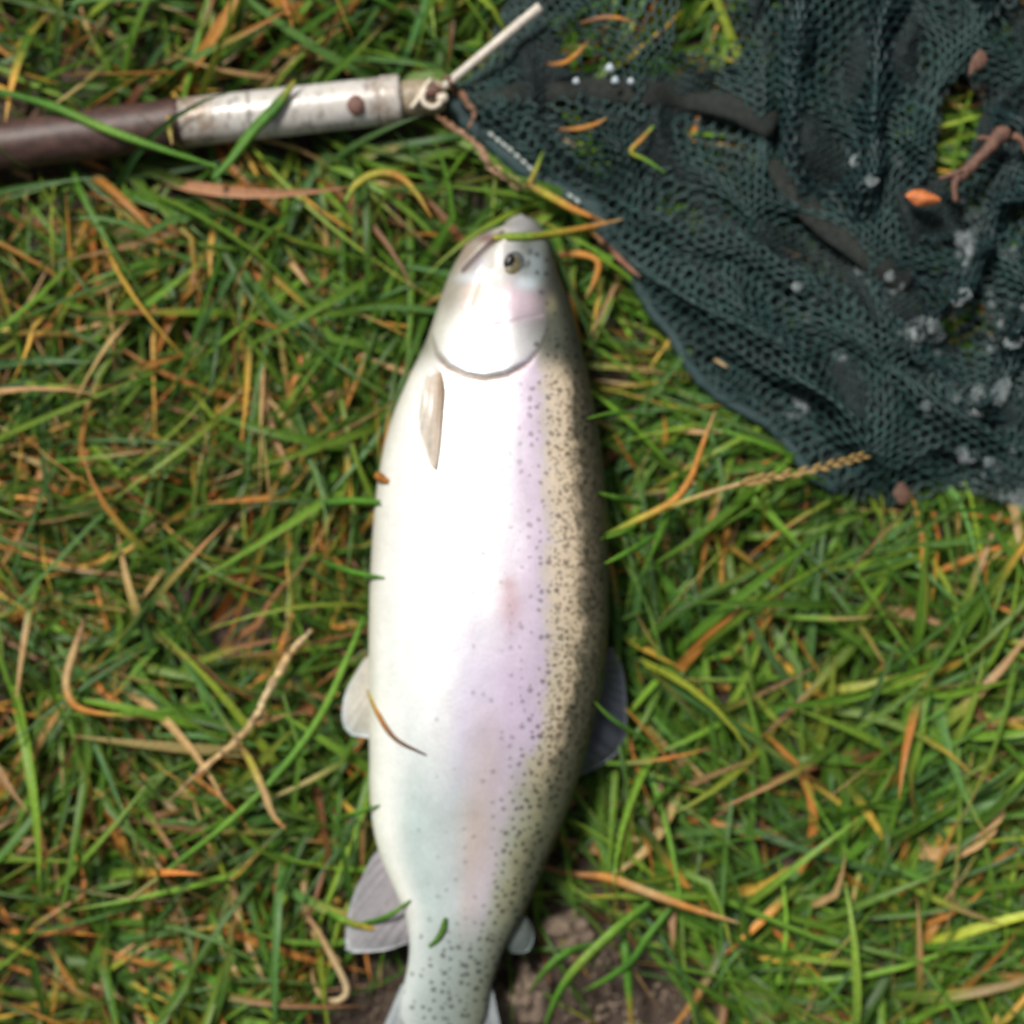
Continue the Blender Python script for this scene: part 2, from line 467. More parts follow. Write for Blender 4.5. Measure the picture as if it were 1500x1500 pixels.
def clod(pts, h, seed, label):
    """a flat lump of soil: outline in pixels, domed and rough"""
    c = np.mean(pts, 0); P = spline(list(pts) + [pts[0]], 40)[:-1]
    rings = 12; V = []
    for i in range(rings + 1):
        f = i / rings
        q = c + (P - c) * f
        if 0 < i < rings: q = q + 5 * (np.stack([fbm(P[:, 0] / 9 + i, P[:, 1] / 9, seed, 3), fbm(P[:, 0] / 9, P[:, 1] / 9 + i, seed + 5, 3)], -1) - 0.5)
        z = h * (1 - f ** 2.6) ** 0.6 * (0.15 + 1.7 * fbm(q[:, 0] / 13, q[:, 1] / 13, seed + 3, 5)) - 0.003 * (i == rings)
        V.append(at(q[:, 0], q[:, 1], z))
    m = len(P); b = at(P[:, 0], P[:, 1], -0.004)
    V = np.vstack([np.vstack(V), b])
    fc = grid_faces(rings + 2, m, True)
    o = obj('soil_clod', mesh_np('soil_clod', V, fc), M_CLOD, label=label, cat='soil clod', group='pale clods on the bare soil')
    return o
clod([(776, 1352), (800, 1340), (832, 1338), (862, 1346), (872, 1372), (866, 1400), (848, 1420), (815, 1402), (790, 1382)], 0.013, 11, 'pale brown soil clod beside the small spotted fin near the tail')
clod([(728, 1452), (752, 1440), (752, 1412), (770, 1398), (782, 1420), (806, 1436), (812, 1462), (800, 1498), (772, 1506), (735, 1500), (724, 1476)], 0.014, 23, 'pale lumpy soil clod against the tail root of the trout')

def crumbs():
    ico = []
    n = 900
    px = rng.uniform(480, 1040, n); py = rng.uniform(1310, 1640, n)
    k = in_poly(px, py, BARE); px, py = px[k], py[k]
    parts = []
    th = np.linspace(0, 2 * np.pi, 6, endpoint=False)
    for x, y in zip(px, py):
        r = rng.uniform(1.2, 5.0) * K * (1 if rng.random() < .85 else 1.7)
        c = at(x, y, 0.001 + r * 0.3)
        ring = np.stack([np.cos(th) * r * rng.uniform(.7, 1.2, 6), np.sin(th) * r * rng.uniform(.7, 1.2, 6), rng.uniform(-.3, .3, 6) * r], -1) + c
        top = c + [0, 0, r * .8]; bot = c - [0, 0, r]
        V = np.vstack([ring, top, bot]); j = np.arange(6); j2 = (j + 1) % 6
        parts.append((V, np.zeros((0, 4), int), np.vstack([np.stack([j, j2, np.full(6, 6)], -1), np.stack([j2, j, np.full(6, 7)], -1)])))
    V, q, t = merge(parts)
    obj('soil_crumbs', mesh_np('soil_crumbs', V, q, t, shade=False), M_CLOD, label='loose brown soil crumbs on the bare patch by the tail', cat='soil crumbs', kind='stuff')
crumbs()

# ------------------------------------------------------------------ grass
G1, G2, G3, G4 = (0.052, 0.122, 0.014), (0.098, 0.190, 0.022), (0.058, 0.132, 0.034), (0.19, 0.265, 0.030)
D1, D2, D3, D4 = (0.47, 0.20, 0.045), (0.42, 0.27, 0.12), (0.20, 0.095, 0.035), (0.55, 0.33, 0.06)
PAL_G = np.array([G1, G2, G3, G4]); PAL_D = np.array([D1, D2, D3, D4])

def blades(root, phi, L, W, e0, e1, hmax, curl, kink, colA, colB, colC, S=7):
    """vectorised grass blades -> points (N,S+1,3), side vectors, widths, colours"""
    n = len(root); t = np.linspace(0, 1, S + 1)
    e = e0[:, None] + (e1 - e0)[:, None] * t[None, :] ** 0.8
    ph = phi[:, None] + curl[:, None] * t[None, :] + kink[:, None] * (t[None, :] > 0.55)
    d = np.stack([np.cos(e) * np.cos(ph), np.cos(e) * np.sin(ph), np.sin(e)], -1) * (L / S)[:, None, None]
    P = np.concatenate([np.zeros((n, 1, 3)), np.cumsum(d[:, :-1], 1)], 1)
    P[..., :2] += root[:, None, :]
    mz = P[..., 2].max(1)
    P[..., 2] *= np.minimum(1, hmax / np.maximum(mz, 1e-5))[:, None]
    P[..., 2] = np.maximum(P[..., 2], 0.001 + 0.25 * hmax[:, None] * t[None, :])
    wp = np.minimum(1, 0.55 + t * 2.0) * np.clip(1 - t ** 3.2, 0.03, 1)
    Wd = W[:, None] * wp[None, :]
    return P, ph, Wd, t

def blade_mesh(P, ph, Wd, twist, colA, colB, colC, tmix):
    n, S1, _ = P.shape
    side = np.stack([-np.sin(ph), np.cos(ph), np.zeros_like(ph)], -1)
    T = np.gradient(P, axis=1); T /= np.linalg.norm(T, axis=-1, keepdims=True) + 1e-12
    side -= T * (side * T).sum(-1, keepdims=True); side /= np.linalg.norm(side, axis=-1, keepdims=True) + 1e-12
    nrm = np.cross(T, side)
    t = np.linspace(0, 1, S1)
    tw = twist[0][:, None] + twist[1][:, None] * t[None, :]
    s2 = side * np.cos(tw)[..., None] + nrm * np.sin(tw)[..., None]
    n2 = np.cross(T, s2)
    V = np.stack([P - s2 * Wd[..., None] * .5, P - n2 * Wd[..., None] * .16, P + s2 * Wd[..., None] * .5], 2)
    base = (np.arange(n) * S1 * 3)[:, None, None]
    i = np.arange(S1 - 1)[None, :, None]; j = np.arange(2)[None, None, :]
    a = base + i * 3 + j
    Q = np.stack([a, a + 1, a + 4, a + 3], -1).reshape(-1, 4)
    k1 = smooth(tmix[0][:, None], tmix[0][:, None] + .3, t[None, :])[..., None]
    k2 = smooth(tmix[1][:, None], tmix[1][:, None] + .15, t[None, :])[..., None]
    C = colA[:, None] * (1 - k1) + colB[:, None] * k1
    C = C * (1 - k2) + colC[:, None] * k2
    C = np.repeat(C[:, :, None, :], 3, 2)
    return V.reshape(-1, 3), Q, C.reshape(-1, 3)

def grass():
    ext = 0.47
    n_t = 4300
    tc = rng.uniform(-ext, ext, (n_t, 2)); cnt = rng.integers(4, 11, n_t)
    idx = np.repeat(np.arange(n_t), cnt)
    root = tc[idx] + rng.normal(0, 0.006, (len(idx), 2))
    tuft_phi = rng.uniform(0, 2 * np.pi, n_t)
    n1 = len(idx); n2 = 9000
    root = np.vstack([root, rng.uniform(-ext, ext, (n2, 2))])
    n = len(root)
    px, py = to_px(root[:, 0], root[:, 1], 0)
    # the lie of the grass drifts across the ground
    flow = 2 * np.pi * 1.6 * fbm(px / 420 + 3, py / 420, 41, 2)
    phi = np.concatenate([tuft_phi[idx] + rng.normal(0, .5, n1), rng.uniform(0, 2 * np.pi, n2)])
    u = rng.random(n) < 0.55
    phi = np.where(u, flow + rng.normal(0, 0.55, n), phi)
    thatch = rng.random(n) < 0.13
    L = np.clip(rng.lognormal(math.log(0.078), 0.36, n), 0.025, 0.15)
    W = np.clip(rng.lognormal(math.log(0.0030), 0.36, n), 0.0011, 0.0062)
    e0 = np.radians(rng.uniform(12, 72, n)); e1 = np.radians(rng.uniform(-45, 6, n))
    hmax = 0.006 + 0.033 * rng.random(n) ** 1.15 * (0.85 + 0.4 * (fbm(px / 150, py / 150, 77, 2) - 0.5))
    big = (~thatch) & (rng.random(n) < np.where((px > 880) & (py > 640) & (py < 1080), 0.15, 0.05))
    L = np.where(big, rng.uniform(.075, .13, n), L); W = np.where(big, rng.uniform(.0036, .0054, n), W); hmax = np.where(big, rng.uniform(.028, .040, n), hmax)
    phi = np.where(big & (px > 880) & (rng.random(n) < .7), rng.normal(.75, .5, n) + np.pi * (rng.random(n) < .3), phi)
    # thatch: short dead litter low down
    L = np.where(thatch, rng.uniform(0.012, 0.05, n), L); W = np.where(thatch, rng.uniform(.001, .003, n), W)
    e0 = np.where(thatch, np.radians(rng.uniform(-5, 30, n)), e0); hmax = np.where(thatch, rng.uniform(0.003, 0.014, n), hmax)
    # fine grasses right of the head and lower right
    fine = smooth(0.5, 0.62, fbm(px / 260, py / 260, 91, 2))
    W *= 1 - 0.25 * fine
    curl = rng.normal(0, 0.45, n); kink = np.where(rng.random(n) < 0.07, rng.normal(0, 0.9, n), 0)
    # colour
    gi = rng.choice(4, n, p=[.36, .34, .22, .08]); di = rng.choice(4, n, p=[.36, .30, .22, .12])
    g = PAL_G[gi] * rng.lognormal(0, .22, (n, 1)) * rng.normal(1, .06, (n, 3))
    d = PAL_D[di] * rng.lognormal(0, .25, (n, 1)) * rng.normal(1, .06, (n, 3))
    pd = 0.06 + 0.14 * smooth(620, 380, px) + 0.22 * (fbm(px / 130, py / 130, 55, 2) - 0.45)
    pd = pd + 0.12 * np.exp(-((px - 960) ** 2 + (py - 1230) ** 2) / 130 ** 2) - 0.10 * np.exp(-((px - 560) ** 2 + (py - 70) ** 2) / 160 ** 2)
    dry = rng.random(n) < pd
    dry &= ~big | (rng.random(n) < .4)
    g = np.where(big[:, None], g * np.array([1.35, 1.25, 1.2]), g)
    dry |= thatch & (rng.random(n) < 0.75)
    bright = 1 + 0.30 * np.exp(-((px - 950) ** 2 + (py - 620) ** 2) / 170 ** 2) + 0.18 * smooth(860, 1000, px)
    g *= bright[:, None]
    A = np.where(dry[:, None], d, g); tipdry = (rng.random(n) < 0.26 + .20 * smooth(620, 380, px)) & ~dry
    yel = np.array([0.34, 0.30, 0.045]) * rng.lognormal(0, .2, (n, 1))
    B = np.where(tipdry[:, None], yel, A * rng.normal(1.08, .1, (n, 1))); C = np.where(tipdry[:, None], d, B)
    A = np.where(thatch[:, None], A * 0.15, A); B = np.where(thatch[:, None], B * 0.15, B); C = np.where(thatch[:, None], C * .15, C)  # low litter dimmed in colour, painting the shade in the gaps between blades
    t1 = np.where(tipdry, rng.uniform(.25, .75, n), .3); t2 = np.where(tipdry, t1 + .12, .9)
    bare = in_poly(px, py, BARE)
    keep0 = ~bare | (rng.random(n) < 0.02)
    gap = .6 * fbm(px / 45 + 9, py / 45, 123, 2) + .4 * fbm(px / 120 + 4, py / 120, 133, 2)
    keep0 &= (rng.random(n) > 0.85 * smooth(.54, .42, gap)) | thatch
    semi = np.exp(-((px - 940) ** 2 + (py - 1235) ** 2) / 95 ** 2)
    keep0 &= rng.random(n) > 0.45 * semi
    curl = np.where(dry, rng.normal(0, .85, n), curl); L = np.where(dry & ~big, L * .75, L); W = np.where(dry, W * rng.uniform(.85, 1.45, n), W)
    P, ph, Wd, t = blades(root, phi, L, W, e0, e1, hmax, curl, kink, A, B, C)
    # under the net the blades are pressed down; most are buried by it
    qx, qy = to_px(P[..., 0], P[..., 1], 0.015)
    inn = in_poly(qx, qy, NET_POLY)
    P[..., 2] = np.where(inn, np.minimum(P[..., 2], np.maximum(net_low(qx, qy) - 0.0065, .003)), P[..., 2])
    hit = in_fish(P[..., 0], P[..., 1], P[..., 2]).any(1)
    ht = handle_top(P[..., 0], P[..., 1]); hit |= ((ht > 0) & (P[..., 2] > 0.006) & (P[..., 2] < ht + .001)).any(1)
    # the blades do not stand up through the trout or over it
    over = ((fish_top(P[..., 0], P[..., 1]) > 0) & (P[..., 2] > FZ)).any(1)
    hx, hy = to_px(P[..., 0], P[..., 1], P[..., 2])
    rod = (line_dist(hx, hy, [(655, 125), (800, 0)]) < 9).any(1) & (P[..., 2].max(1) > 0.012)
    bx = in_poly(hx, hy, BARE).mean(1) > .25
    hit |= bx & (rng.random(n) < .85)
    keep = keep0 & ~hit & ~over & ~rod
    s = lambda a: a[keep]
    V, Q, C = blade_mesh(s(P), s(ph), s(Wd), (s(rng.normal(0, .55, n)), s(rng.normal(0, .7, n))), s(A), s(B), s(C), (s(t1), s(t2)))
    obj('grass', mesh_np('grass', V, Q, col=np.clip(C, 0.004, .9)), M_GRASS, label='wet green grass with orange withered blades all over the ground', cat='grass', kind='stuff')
grass()

# ------------------------------------------------------------------ single blades and stalks that one can point at
GR, GRL, GRD, YE, OR, TA, BR, PT = (0.10, .26, .03), (.18, .36, .045), (.07, .20, .03), (.40, .36, .05), (.50, .22, .045), (.46, .31, .14), (.20, .10, .05), (.55, .42, .24)
def strand(path, width, cols, lift=0.0015, z=None, n=26, taper=(0.6, 0.12), fold=0.18, smooth_z=3, roll=0.0, rough=0.0):
    """a blade laid along a pixel path, resting on whatever lies below it"""
    P2 = spline(path, n)
    if rough:
        P2 = P2 + rough * rng.normal(0, 1.0, (n, 2)); P2[1:-1] = (P2[:-2] + 2 * P2[1:-1] + P2[2:]) / 4
    Z = np.full(n, 0.03)
    for _ in range(3):
        W = at(P2[:, 0], P2[:, 1], Z); Z = top_z(W[:, 0], W[:, 1]) + lift
    for _ in range(smooth_z):
        Zs = np.convolve(np.pad(Z, 2, mode='edge'), np.ones(5) / 5, 'valid'); Z = np.maximum(Z, Zs)
    if z is not None: Z = np.interp(np.linspace(0, 1, n), np.linspace(0, 1, len(z)), z)
    P = at(P2[:, 0], P2[:, 1], Z)
    T = np.gradient(P, axis=0); T /= np.linalg.norm(T, axis=1)[:, None]
    S = np.cross(T, [0, 0, 1.0]); S /= np.linalg.norm(S, axis=1)[:, None]; Nn = np.cross(S, T)
    S, Nn = S * math.cos(roll) + Nn * math.sin(roll), Nn * math.cos(roll) - S * math.sin(roll)
    t = np.linspace(0, 1, n)
    w = width * K * 0.5 * np.interp(t, [0, .25, .6, .85, 1], [taper[0], 1, .92, .6, taper[1]])
    if rough: w = w * np.clip(rng.normal(1, .28, n), .4, 1.7)
    V = np.stack([P - S * w[:, None], P - Nn * (w * fold * 2)[:, None], P + S * w[:, None], P - Nn * (w * fold * 2 + .00025)[:, None]], 1).reshape(-1, 3)
    q = grid_faces(n, 4, True)
    q = np.vstack([q, [[0, 1, 2, 3]], [[(n - 1) * 4 + k for k in (3, 2, 1, 0)]]])
    cs = np.array(cols); ct = np.linspace(0, 1, len(cs))
    C = np.stack([np.interp(t, ct, cs[:, k]) for k in range(3)], -1) * rng.normal(1, .05 + .22 * (rough > 0), (n, 1))
    return mesh_np('strand', V, q, col=np.repeat(C, 4, 0))

def blade(name, label, path, width, cols, cat='grass sprig', mat=None, **kw):
    me = strand(path, width, cols, **kw); me.name = name
    return obj(name, me, mat or M_GRASS, label=label, cat=cat)

blade('grass_sprig', 'green and orange grass blade lying across the mouth of the trout', [(722, 349), (745, 347), (790, 345), (850, 335), (912, 321)], 12, [YE, (.26, .36, .05), (.22, .34, .05), YE, OR, TA], smooth_z=6)
blade('grass_sprig', 'thin yellow and brown grass blade crossing the pelvic fin onto the belly', [(533, 975), (541, 1012), (556, 1050), (580, 1083), (624, 1106)], 8, [GRL, YE, OR, BR, (.12, .09, .07)], lift=.001, taper=(.7, .3))
blade('grass_snippet', 'short green grass snippet stuck on the flank near the tail', [(653, 1345), (649, 1362), (641, 1376), (628, 1387)], 10, [GR, (.10, .19, .04), GR], lift=.0008, n=14, smooth_z=0, taper=(.6, .5))
blade('grass_sprig', 'yellow tipped grass blade across the anal fin', [(478, 1335), (500, 1347), (530, 1357), (566, 1364)], 11, [GR, GRL, YE, OR], z=[.027, .036, .034, .034])
blade('grass_sprig', 'long green grass blade slanting over the dark grip', [(-20, 128), (75, 155), (150, 187), (230, 216), (318, 244)], 13, [GRD, GR, GRL, GR, GR], taper=(.4, .3))
blade('grass_sprig', 'broad green grass blade bent over the white tube', [(432, 118), (408, 152), (372, 190), (340, 232), (312, 262)], 17, [YE, GRD, GR, GR, GRD], taper=(.3, .6))
blade('straw_bit', 'tiny yellow straw bit on the end of the dark grip', [(247, 166), (248, 185), (252, 212)], 8, [TA, YE, TA], n=10, cat='straw')
blade('dead_leaf_fleck', 'small rusty leaf fleck on the belly edge', [(549, 694), (558, 700), (569, 706)], 13, [OR, (.3, .12, .04), OR], n=8, z=[.045, .051, .054], cat='leaf fleck', taper=(.6, .5))
blade('grass_sprig', 'green grass blade whose tip touches the belly below the leaf fleck', [(470, 738), (505, 734), (545, 735), (572, 740)], 11, [GRD, GR, GR, (.12, .16, .1)], z=[.03, .035, .046, .055])
SOILG = 'grass blades hanging over the bare soil'
for nm, pth, wd, cs, zz in [
    ('long yellow green grass blade arching over the bare soil', [(952, 1322), (900, 1364), (850, 1412), (820, 1452), (796, 1506)], 15, [GR, GRL, (.22, .33, .05), GR, GR], [.026, .034, .036, .032, .022]),
    ('green grass blade over the bare soil crossing the upright one', [(990, 1322), (950, 1372), (925, 1408), (890, 1434), (853, 1452)], 12, [GR, GR, GRD, GR, GRL], [.026, .03, .028, .022, .014]),
    ('straight upright green grass blade with orange tip on bare soil', [(911, 1358), (917, 1400), (921, 1450), (926, 1516)], 13, [GRD, GR, GR, OR], [.02, .026, .024, .02]),
    ('short bent green grass blade by the lower soil clod', [(872, 1383), (835, 1394), (805, 1415), (772, 1455)], 12, [GRD, GR, GR, (.12, .16, .05)], [.014, .024, .026, .018])]:
    b_ = blade('grass_sprig', nm, pth, wd, cs, z=zz); b_['group'] = SOILG
blade('dry_straw', 'long pale dry stalk with a bend lying on grass by the belly', [(456, 923), (425, 958), (398, 1003), (372, 1052), (346, 1086), (300, 1124), (248, 1172)], 10, [PT, TA, PT, TA, TA, (.3, .19, .12)], cat='straw', mat=M_DRY, lift=.004, fold=.35, taper=(.5, .3), n=56, rough=1.2)
blade('dry_straw', 'shorter dry stalk branching down from the long bent stalk', [(352, 1092), (368, 1118), (386, 1158), (400, 1194), (418, 1214)], 11, [BR, YE, TA, TA, OR], cat='straw', mat=M_DRY, lift=.0035, fold=.3)
blade('grass_sprig', 'long straight green stem slanting down from the pelvic fin', [(534, 902), (510, 962), (470, 1048), (410, 1130), (340, 1200), (262, 1262), (185, 1322)], 11, [GR, GRL, GRL, GR, GRL, GR, TA], cat='grass sprig', lift=.0022, n=44, taper=(.6, .5))
blade('dry_straw', 'dry pale stalk curling into a hook beside the tail', [(447, 1338), (466, 1365), (488, 1405), (508, 1448), (496, 1466), (474, 1462), (460, 1440), (456, 1412)], 10, [BR, TA, PT, PT, TA, BR], cat='straw', mat=M_DRY, lift=.003, z=[.026, .03, .03, .026, .024, .024, .022, .02], n=36)
blade('withered_sprig', 'long tan withered blade pointing away from the tail side', [(842, 1282), (890, 1286), (945, 1306), (1010, 1330), (1082, 1352)], 14, [BR, OR, TA, OR, TA], mat=M_DRY, lift=.004, cat='dry sprig')
blade('withered_sprig', 'orange and yellow blade beside the net hem ending above the mouth', [(770, 268), (800, 284), (840, 306), (888, 326)], 12, [BR, YE, OR, OR], mat=M_DRY, lift=.003, cat='dry sprig')
blade('withered_sprig', 'yellow withered blade arched in a loop near the net handle', [(506, 296), (522, 270), (552, 254), (584, 258), (608, 280), (632, 318)], 12, [GR, YE, YE, OR, YE, OR], lift=.005, cat='dry sprig')
blade('withered_sprig', 'tan withered blade curled like a fish hook on the grass', [(124, 908), (108, 955), (97, 1000), (108, 1032), (138, 1044), (182, 1048)], 12, [BR, TA, TA, OR, OR, YE], mat=M_DRY, lift=.004, cat='dry sprig')
blade('dry_weed', 'orange dry stem rising toward the lower corner of the net', [(884, 786), (930, 764), (985, 735), (1012, 700), (1030, 650), (1048, 600)], 11, [GR, YE, OR, OR, OR, TA], mat=M_DRY, lift=.004, cat='weed')
blade('dry_weed', 'brown dry plant stem following the stitched hem of the net', [(640, 172), (668, 188), (700, 214), (722, 246), (757, 268), (800, 286), (862, 318)], 11, [BR, (.27, .16, .10), (.36, .22, .14), (.36, .22, .14), (.3, .17, .1), BR], mat=M_DRY, lift=.002, cat='weed', fold=.4, n=60, rough=2.0)
blade('dry_weed', 'thin brown stem lying over the spreader end', [(652, 112), (664, 128), (682, 146), (694, 166), (684, 190)], 10, [(.2, .12, .08), BR, (.22, .13, .09), BR], mat=M_DRY, lift=.004, cat='weed', fold=.4, rough=1.6, n=36)
blade('dry_weed', 'thin reddish stem under the net edge beside the head', [(868, 340), (895, 366), (915, 386), (938, 406)], 8, [BR, (.3, .14, .09), (.3, .14, .09)], mat=M_DRY, lift=.003, cat='weed', fold=.4)
blade('withered_sprig', 'orange withered blade with a sharp bend beside the head', [(808, 374), (850, 372), (876, 382), (872, 410), (858, 436)], 11, [BR, OR, OR, OR, TA], mat=M_DRY, lift=.001, z=[.022, .026, .028, .026, .022], cat='dry sprig')
blade('grass_sprig', 'yellow green blade lying over the hem stitches', [(770, 276), (782, 256), (797, 218)], 8, [TA, YE, GRL], lift=.002, n=12)

# grass ear (seed head) at the lower net corner
def ear():
    root = empty('grass_ear', (*at(1060, 716)[:2], 0.02), 'golden grass seed head reaching over the lower net corner', 'seed head')
    me = strand([(902, 782), (960, 752), (1020, 728), (1080, 710), (1120, 701), (1180, 692), (1262, 668)], 6, [GR, YE, TA, TA, TA, TA], lift=.006, n=40, fold=.4, taper=(.8, .3), z=[.028, .034, .038, .040, .040, .039, .036])
    a = obj('stem', me, M_DRY)
    kids = [a]
    P = spline([(1092, 708), (1120, 701), (1180, 690), (1230, 678), (1266, 667)], 22)
    one = None
    for i, (x, y) in enumerate(P):
        s = 1 if i % 2 else -1
        dx, dy = P[min(i + 1, 21)] - P[max(i - 1, 0)]; l = math.hypot(dx, dy); dx /= l; dy /= l
        c = at(x + (-dy) * s * 3.2, y + dx * s * 3.2, 0.041 - 0.004 * i / 21)
        if one is None:
            t = np.linspace(0, 1, 7); Q = np.stack([t * 21 * K - 8 * K, 0 * t, 0 * t], -1)
            V, q, tr = tube(Q, 3.5 * K * np.sin(np.pi * np.clip(t * .93 + .05, 0, 1)) ** .8, 6)
            one = mesh_np('spikelet', V, q, tr, col=np.tile([.36, .24, .085], (len(V), 1)) * rng.normal(1, .12, (len(V), 1)))
            one.materials.append(M_DRY)
        o = bpy.data.objects.new('spikelet', one); COL.objects.link(o); o.location = c
        o.rotation_euler = (0, -0.15, math.atan2(-dy, dx) - s * (0.30 + .12 * math.sin(i * 5))); sc = 1.0 - 0.35 * i / 21; o.scale = (sc, sc, sc)
        kids.append(o)
    bpy.context.view_layer.update()
    adopt(root, *kids)
ear()

# ------------------------------------------------------------------ trout
GILL = [(634, 498), (642, 522), (660, 542), (684, 555), (712, 560), (744, 554), (772, 538), (790, 515), (800, 488), (803, 458)]
GILLP = GILL + [(795, 430), (740, 420), (690, 420), (650, 450)]
MOUTH = [(737, 344), (724, 360), (706, 376), (690, 392), (680, 402)]
MAXIL = [(739, 352), (737, 370), (732, 390), (727, 404)]

def body():
    # rings: dense at the head
    yy = np.unique(np.concatenate([np.linspace(314, 350, 46), np.linspace(350, 600, 210), np.linspace(600, 1545, 400)]))
    nt_ = 220
    th = np.linspace(0, 2 * np.pi, nt_, endpoint=False)
    l = np.interp(yy, FY, FL); r = np.interp(yy, FY, FR); b = np.interp(yy, FY, FB)
    xc = ((l + r) / 2 - 750) * FS; a = (r - l) / 2 * FS; Y = (750 - yy) * FS
    ct, st = np.cos(th), np.sin(th)
    ex = 2 / NSE
    X = xc[:, None] - a[:, None] * (np.sign(ct) * np.abs(ct) ** ex)[None, :]
    Z = FZ + b[:, None] * (np.sign(st) * np.abs(st) ** ex)[None, :]
    Yg = np.repeat(Y[:, None], nt_, 1)
    # the pixel each point stands for, seen along the body's own side
    w = (X - xc[:, None]) / np.maximum(a[:, None], 1e-5) * .5 + .5        # 0 belly .. 1 back
    py = np.repeat(yy[:, None], nt_, 1); px = l[:, None] + w * (r - l)[:, None]
    up = smooth(-0.1, 0.25, np.repeat(st[None, :], len(yy), 0))
    # relief: gill cover, mouth, jaw bone, lateral furrow
    dg = line_dist(px, py, GILL); ing = in_poly(px, py, GILLP)
    D = 0.0020 * np.where(ing, smooth(0, 5, dg), 0) * smooth(415, 500, py) * smooth(800, 745, px)
    D -= 0.0009 * np.exp(-(dg / 5.0) ** 2) * (~ing) * smooth(806, 765, px)
    pre = line_dist(px, py, [(690, 486), (735, 484), (770, 474), (792, 470)])
    D -= 0.0003 * np.exp(-(pre / 3) ** 2)
    pre2 = line_dist(px, py, [(700, 425), (690, 455), (700, 480), (735, 486)]); D -= 0.0004 * np.exp(-(pre2 / 4) ** 2)
    dm = line_dist(px, py, MOUTH); D -= 0.0022 * np.exp(-(dm / 4.0) ** 2)
    D += 0.0006 * np.exp(-(line_dist(px, py, MAXIL) / 7) ** 2)
    D += 0.0005 * np.exp(-(line_dist(px, py, [(722, 372), (708, 390), (698, 404)]) / 6) ** 2)
    de = np.hypot((px - 754), (py - 394)); D -= 0.0012 * np.exp(-(de / 16) ** 2)
    D += 0.0004 * (fbm(px / 30, py / 50, 61, 3) - 0.5)
    Z = Z + D * up
    # colour: the fish's markings, with an abrupt shading edge painted along the dark back
    def band(stops):
        t = [s[0] for s in stops]; return np.stack([np.interp(w, t, [s[1][k] for s in stops]) for k in range(3)], -1)
    wj = w + (0.05 * (fbm(py / 70, px / 70, 71, 3) - 0.5) + 0.045 * (fbm(py / 13, px / 13, 72, 2) - 0.5)) * smooth(.25, .6, w) * smooth(1.0, .95, w)
    w0 = w; w = wj
    front = band([(0, (.62, .61, .52)), (.05, (.74, .74, .68)), (.15, (.88, .88, .86)), (.5, (.88, .88, .88)), (.58, (.86, .80, .88)), (.66, (.78, .66, .80)), (.71, (.72, .62, .73)), (.735, (.68, .60, .55)), (.78, (.80, .67, .52)), (.845, (.76, .62, .44)), (.895, (.12, .105, .065)), (.95, (.060, .055, .035)), (1, (.045, .04, .03))])
    mid = band([(0, (.60, .60, .50)), (.06, (.80, .82, .76)), (.2, (.84, .88, .86)), (.34, (.85, .85, .87)), (.42, (.74, .69, .82)), (.60, (.72, .60, .76)), (.72, (.65, .55, .69)), (.77, (.64, .56, .43)), (.835, (.60, .50, .34)), (.895, (.10, .095, .058)), (1, (.04, .04, .028))])
    rear = band([(0, (.70, .72, .62)), (.1, (.84, .86, .80)), (.22, (.60, .72, .69)), (.42, (.60, .66, .66)), (.52, (.64, .57, .56)), (.64, (.60, .54, .59)), (.72, (.42, .43, .35)), (.81, (.29, .29, .18)), (.89, (.10, .105, .06)), (1, (.05, .055, .035))])
    tail = band([(0, (.52, .56, .54)), (.15, (.46, .52, .50)), (.45, (.33, .39, .37)), (.7, (.25, .29, .25)), (.88, (.15, .165, .12)), (1, (.07, .08, .06))])
    w = w0
    k1 = smooth(800, 1010, py)[..., None]; k2 = smooth(1040, 1200, py)[..., None]; k3 = smooth(1290, 1400, py)[..., None]
    C = front * (1 - k1) + mid * k1; C = C * (1 - k2) + rear * k2; C = C * (1 - k3) + tail * k3
    # head
    head = band([(0, (.30, .30, .23)), (.12, (.44, .43, .35)), (.3, (.60, .57, .50)), (.52, (.60, .58, .57)), (.62, (.32, .34, .33)), (.70, (.15, .155, .115)), (.80, (.08, .085, .058)), (1, (.045, .05, .035))])
    head = head * 0.72
    kh = smooth(560, 500, py - 20 * smooth(.7, 1, w))[..., None]
    C = C * (1 - kh) + head * kh
    def splat(x, y, rx, ry, c, s=1.0, mask=None):
        nonlocal C
        g = s * np.exp(-(((px - x) / rx) ** 2 + ((py - y) / ry) ** 2) ** 1.3)
        if mask is not None: g = g * mask
        C = C * (1 - g[..., None]) + np.array(c) * g[..., None]
    gm = np.where(ing, smooth(0, 3, dg), 0)
    splat(715, 515, 70, 46, (.90, .90, .90), 1, gm)                 # silver gill cover
    splat(672, 500, 34, 46, (.86, .86, .80), .8, gm)
    splat(726, 450, 44, 28, (.62, .50, .52), .85)                    # pink cheek
    splat(764, 454, 30, 30, (.62, .46, .57), .55)
    splat(698, 440, 20, 18, (.62, .44, .36), .65); splat(738, 444, 9, 8, (.90, .86, .88), .7)
    splat(782, 396, 17, 34, (.22, .26, .27), .9)                   # blue-grey behind the eye
    splat(770, 424, 16, 11, (.50, .57, .62), .7)
    splat(733, 390, 7, 26, (.80, .79, .75), .95)                    # white bone before the eye
    splat(738, 352, 7, 10, (.80, .75, .66), .8)
    splat(714, 355, 17, 11, (.16, .085, .08), .9)                   # lower jaw
    splat(700, 392, 16, 14, (.40, .40, .46), .8)
    splat(682, 372, 22, 34, (.27, .215, .17), .9)
    splat(656, 428, 22, 46, (.30, .285, .23), .85); splat(640, 480, 14, 40, (.50, .49, .42), .7)
    splat(694, 414, 24, 9, (.50, .54, .60), .7)
    splat(763, 332, 24, 16, (.25, .25, .25), .95)                    # snout
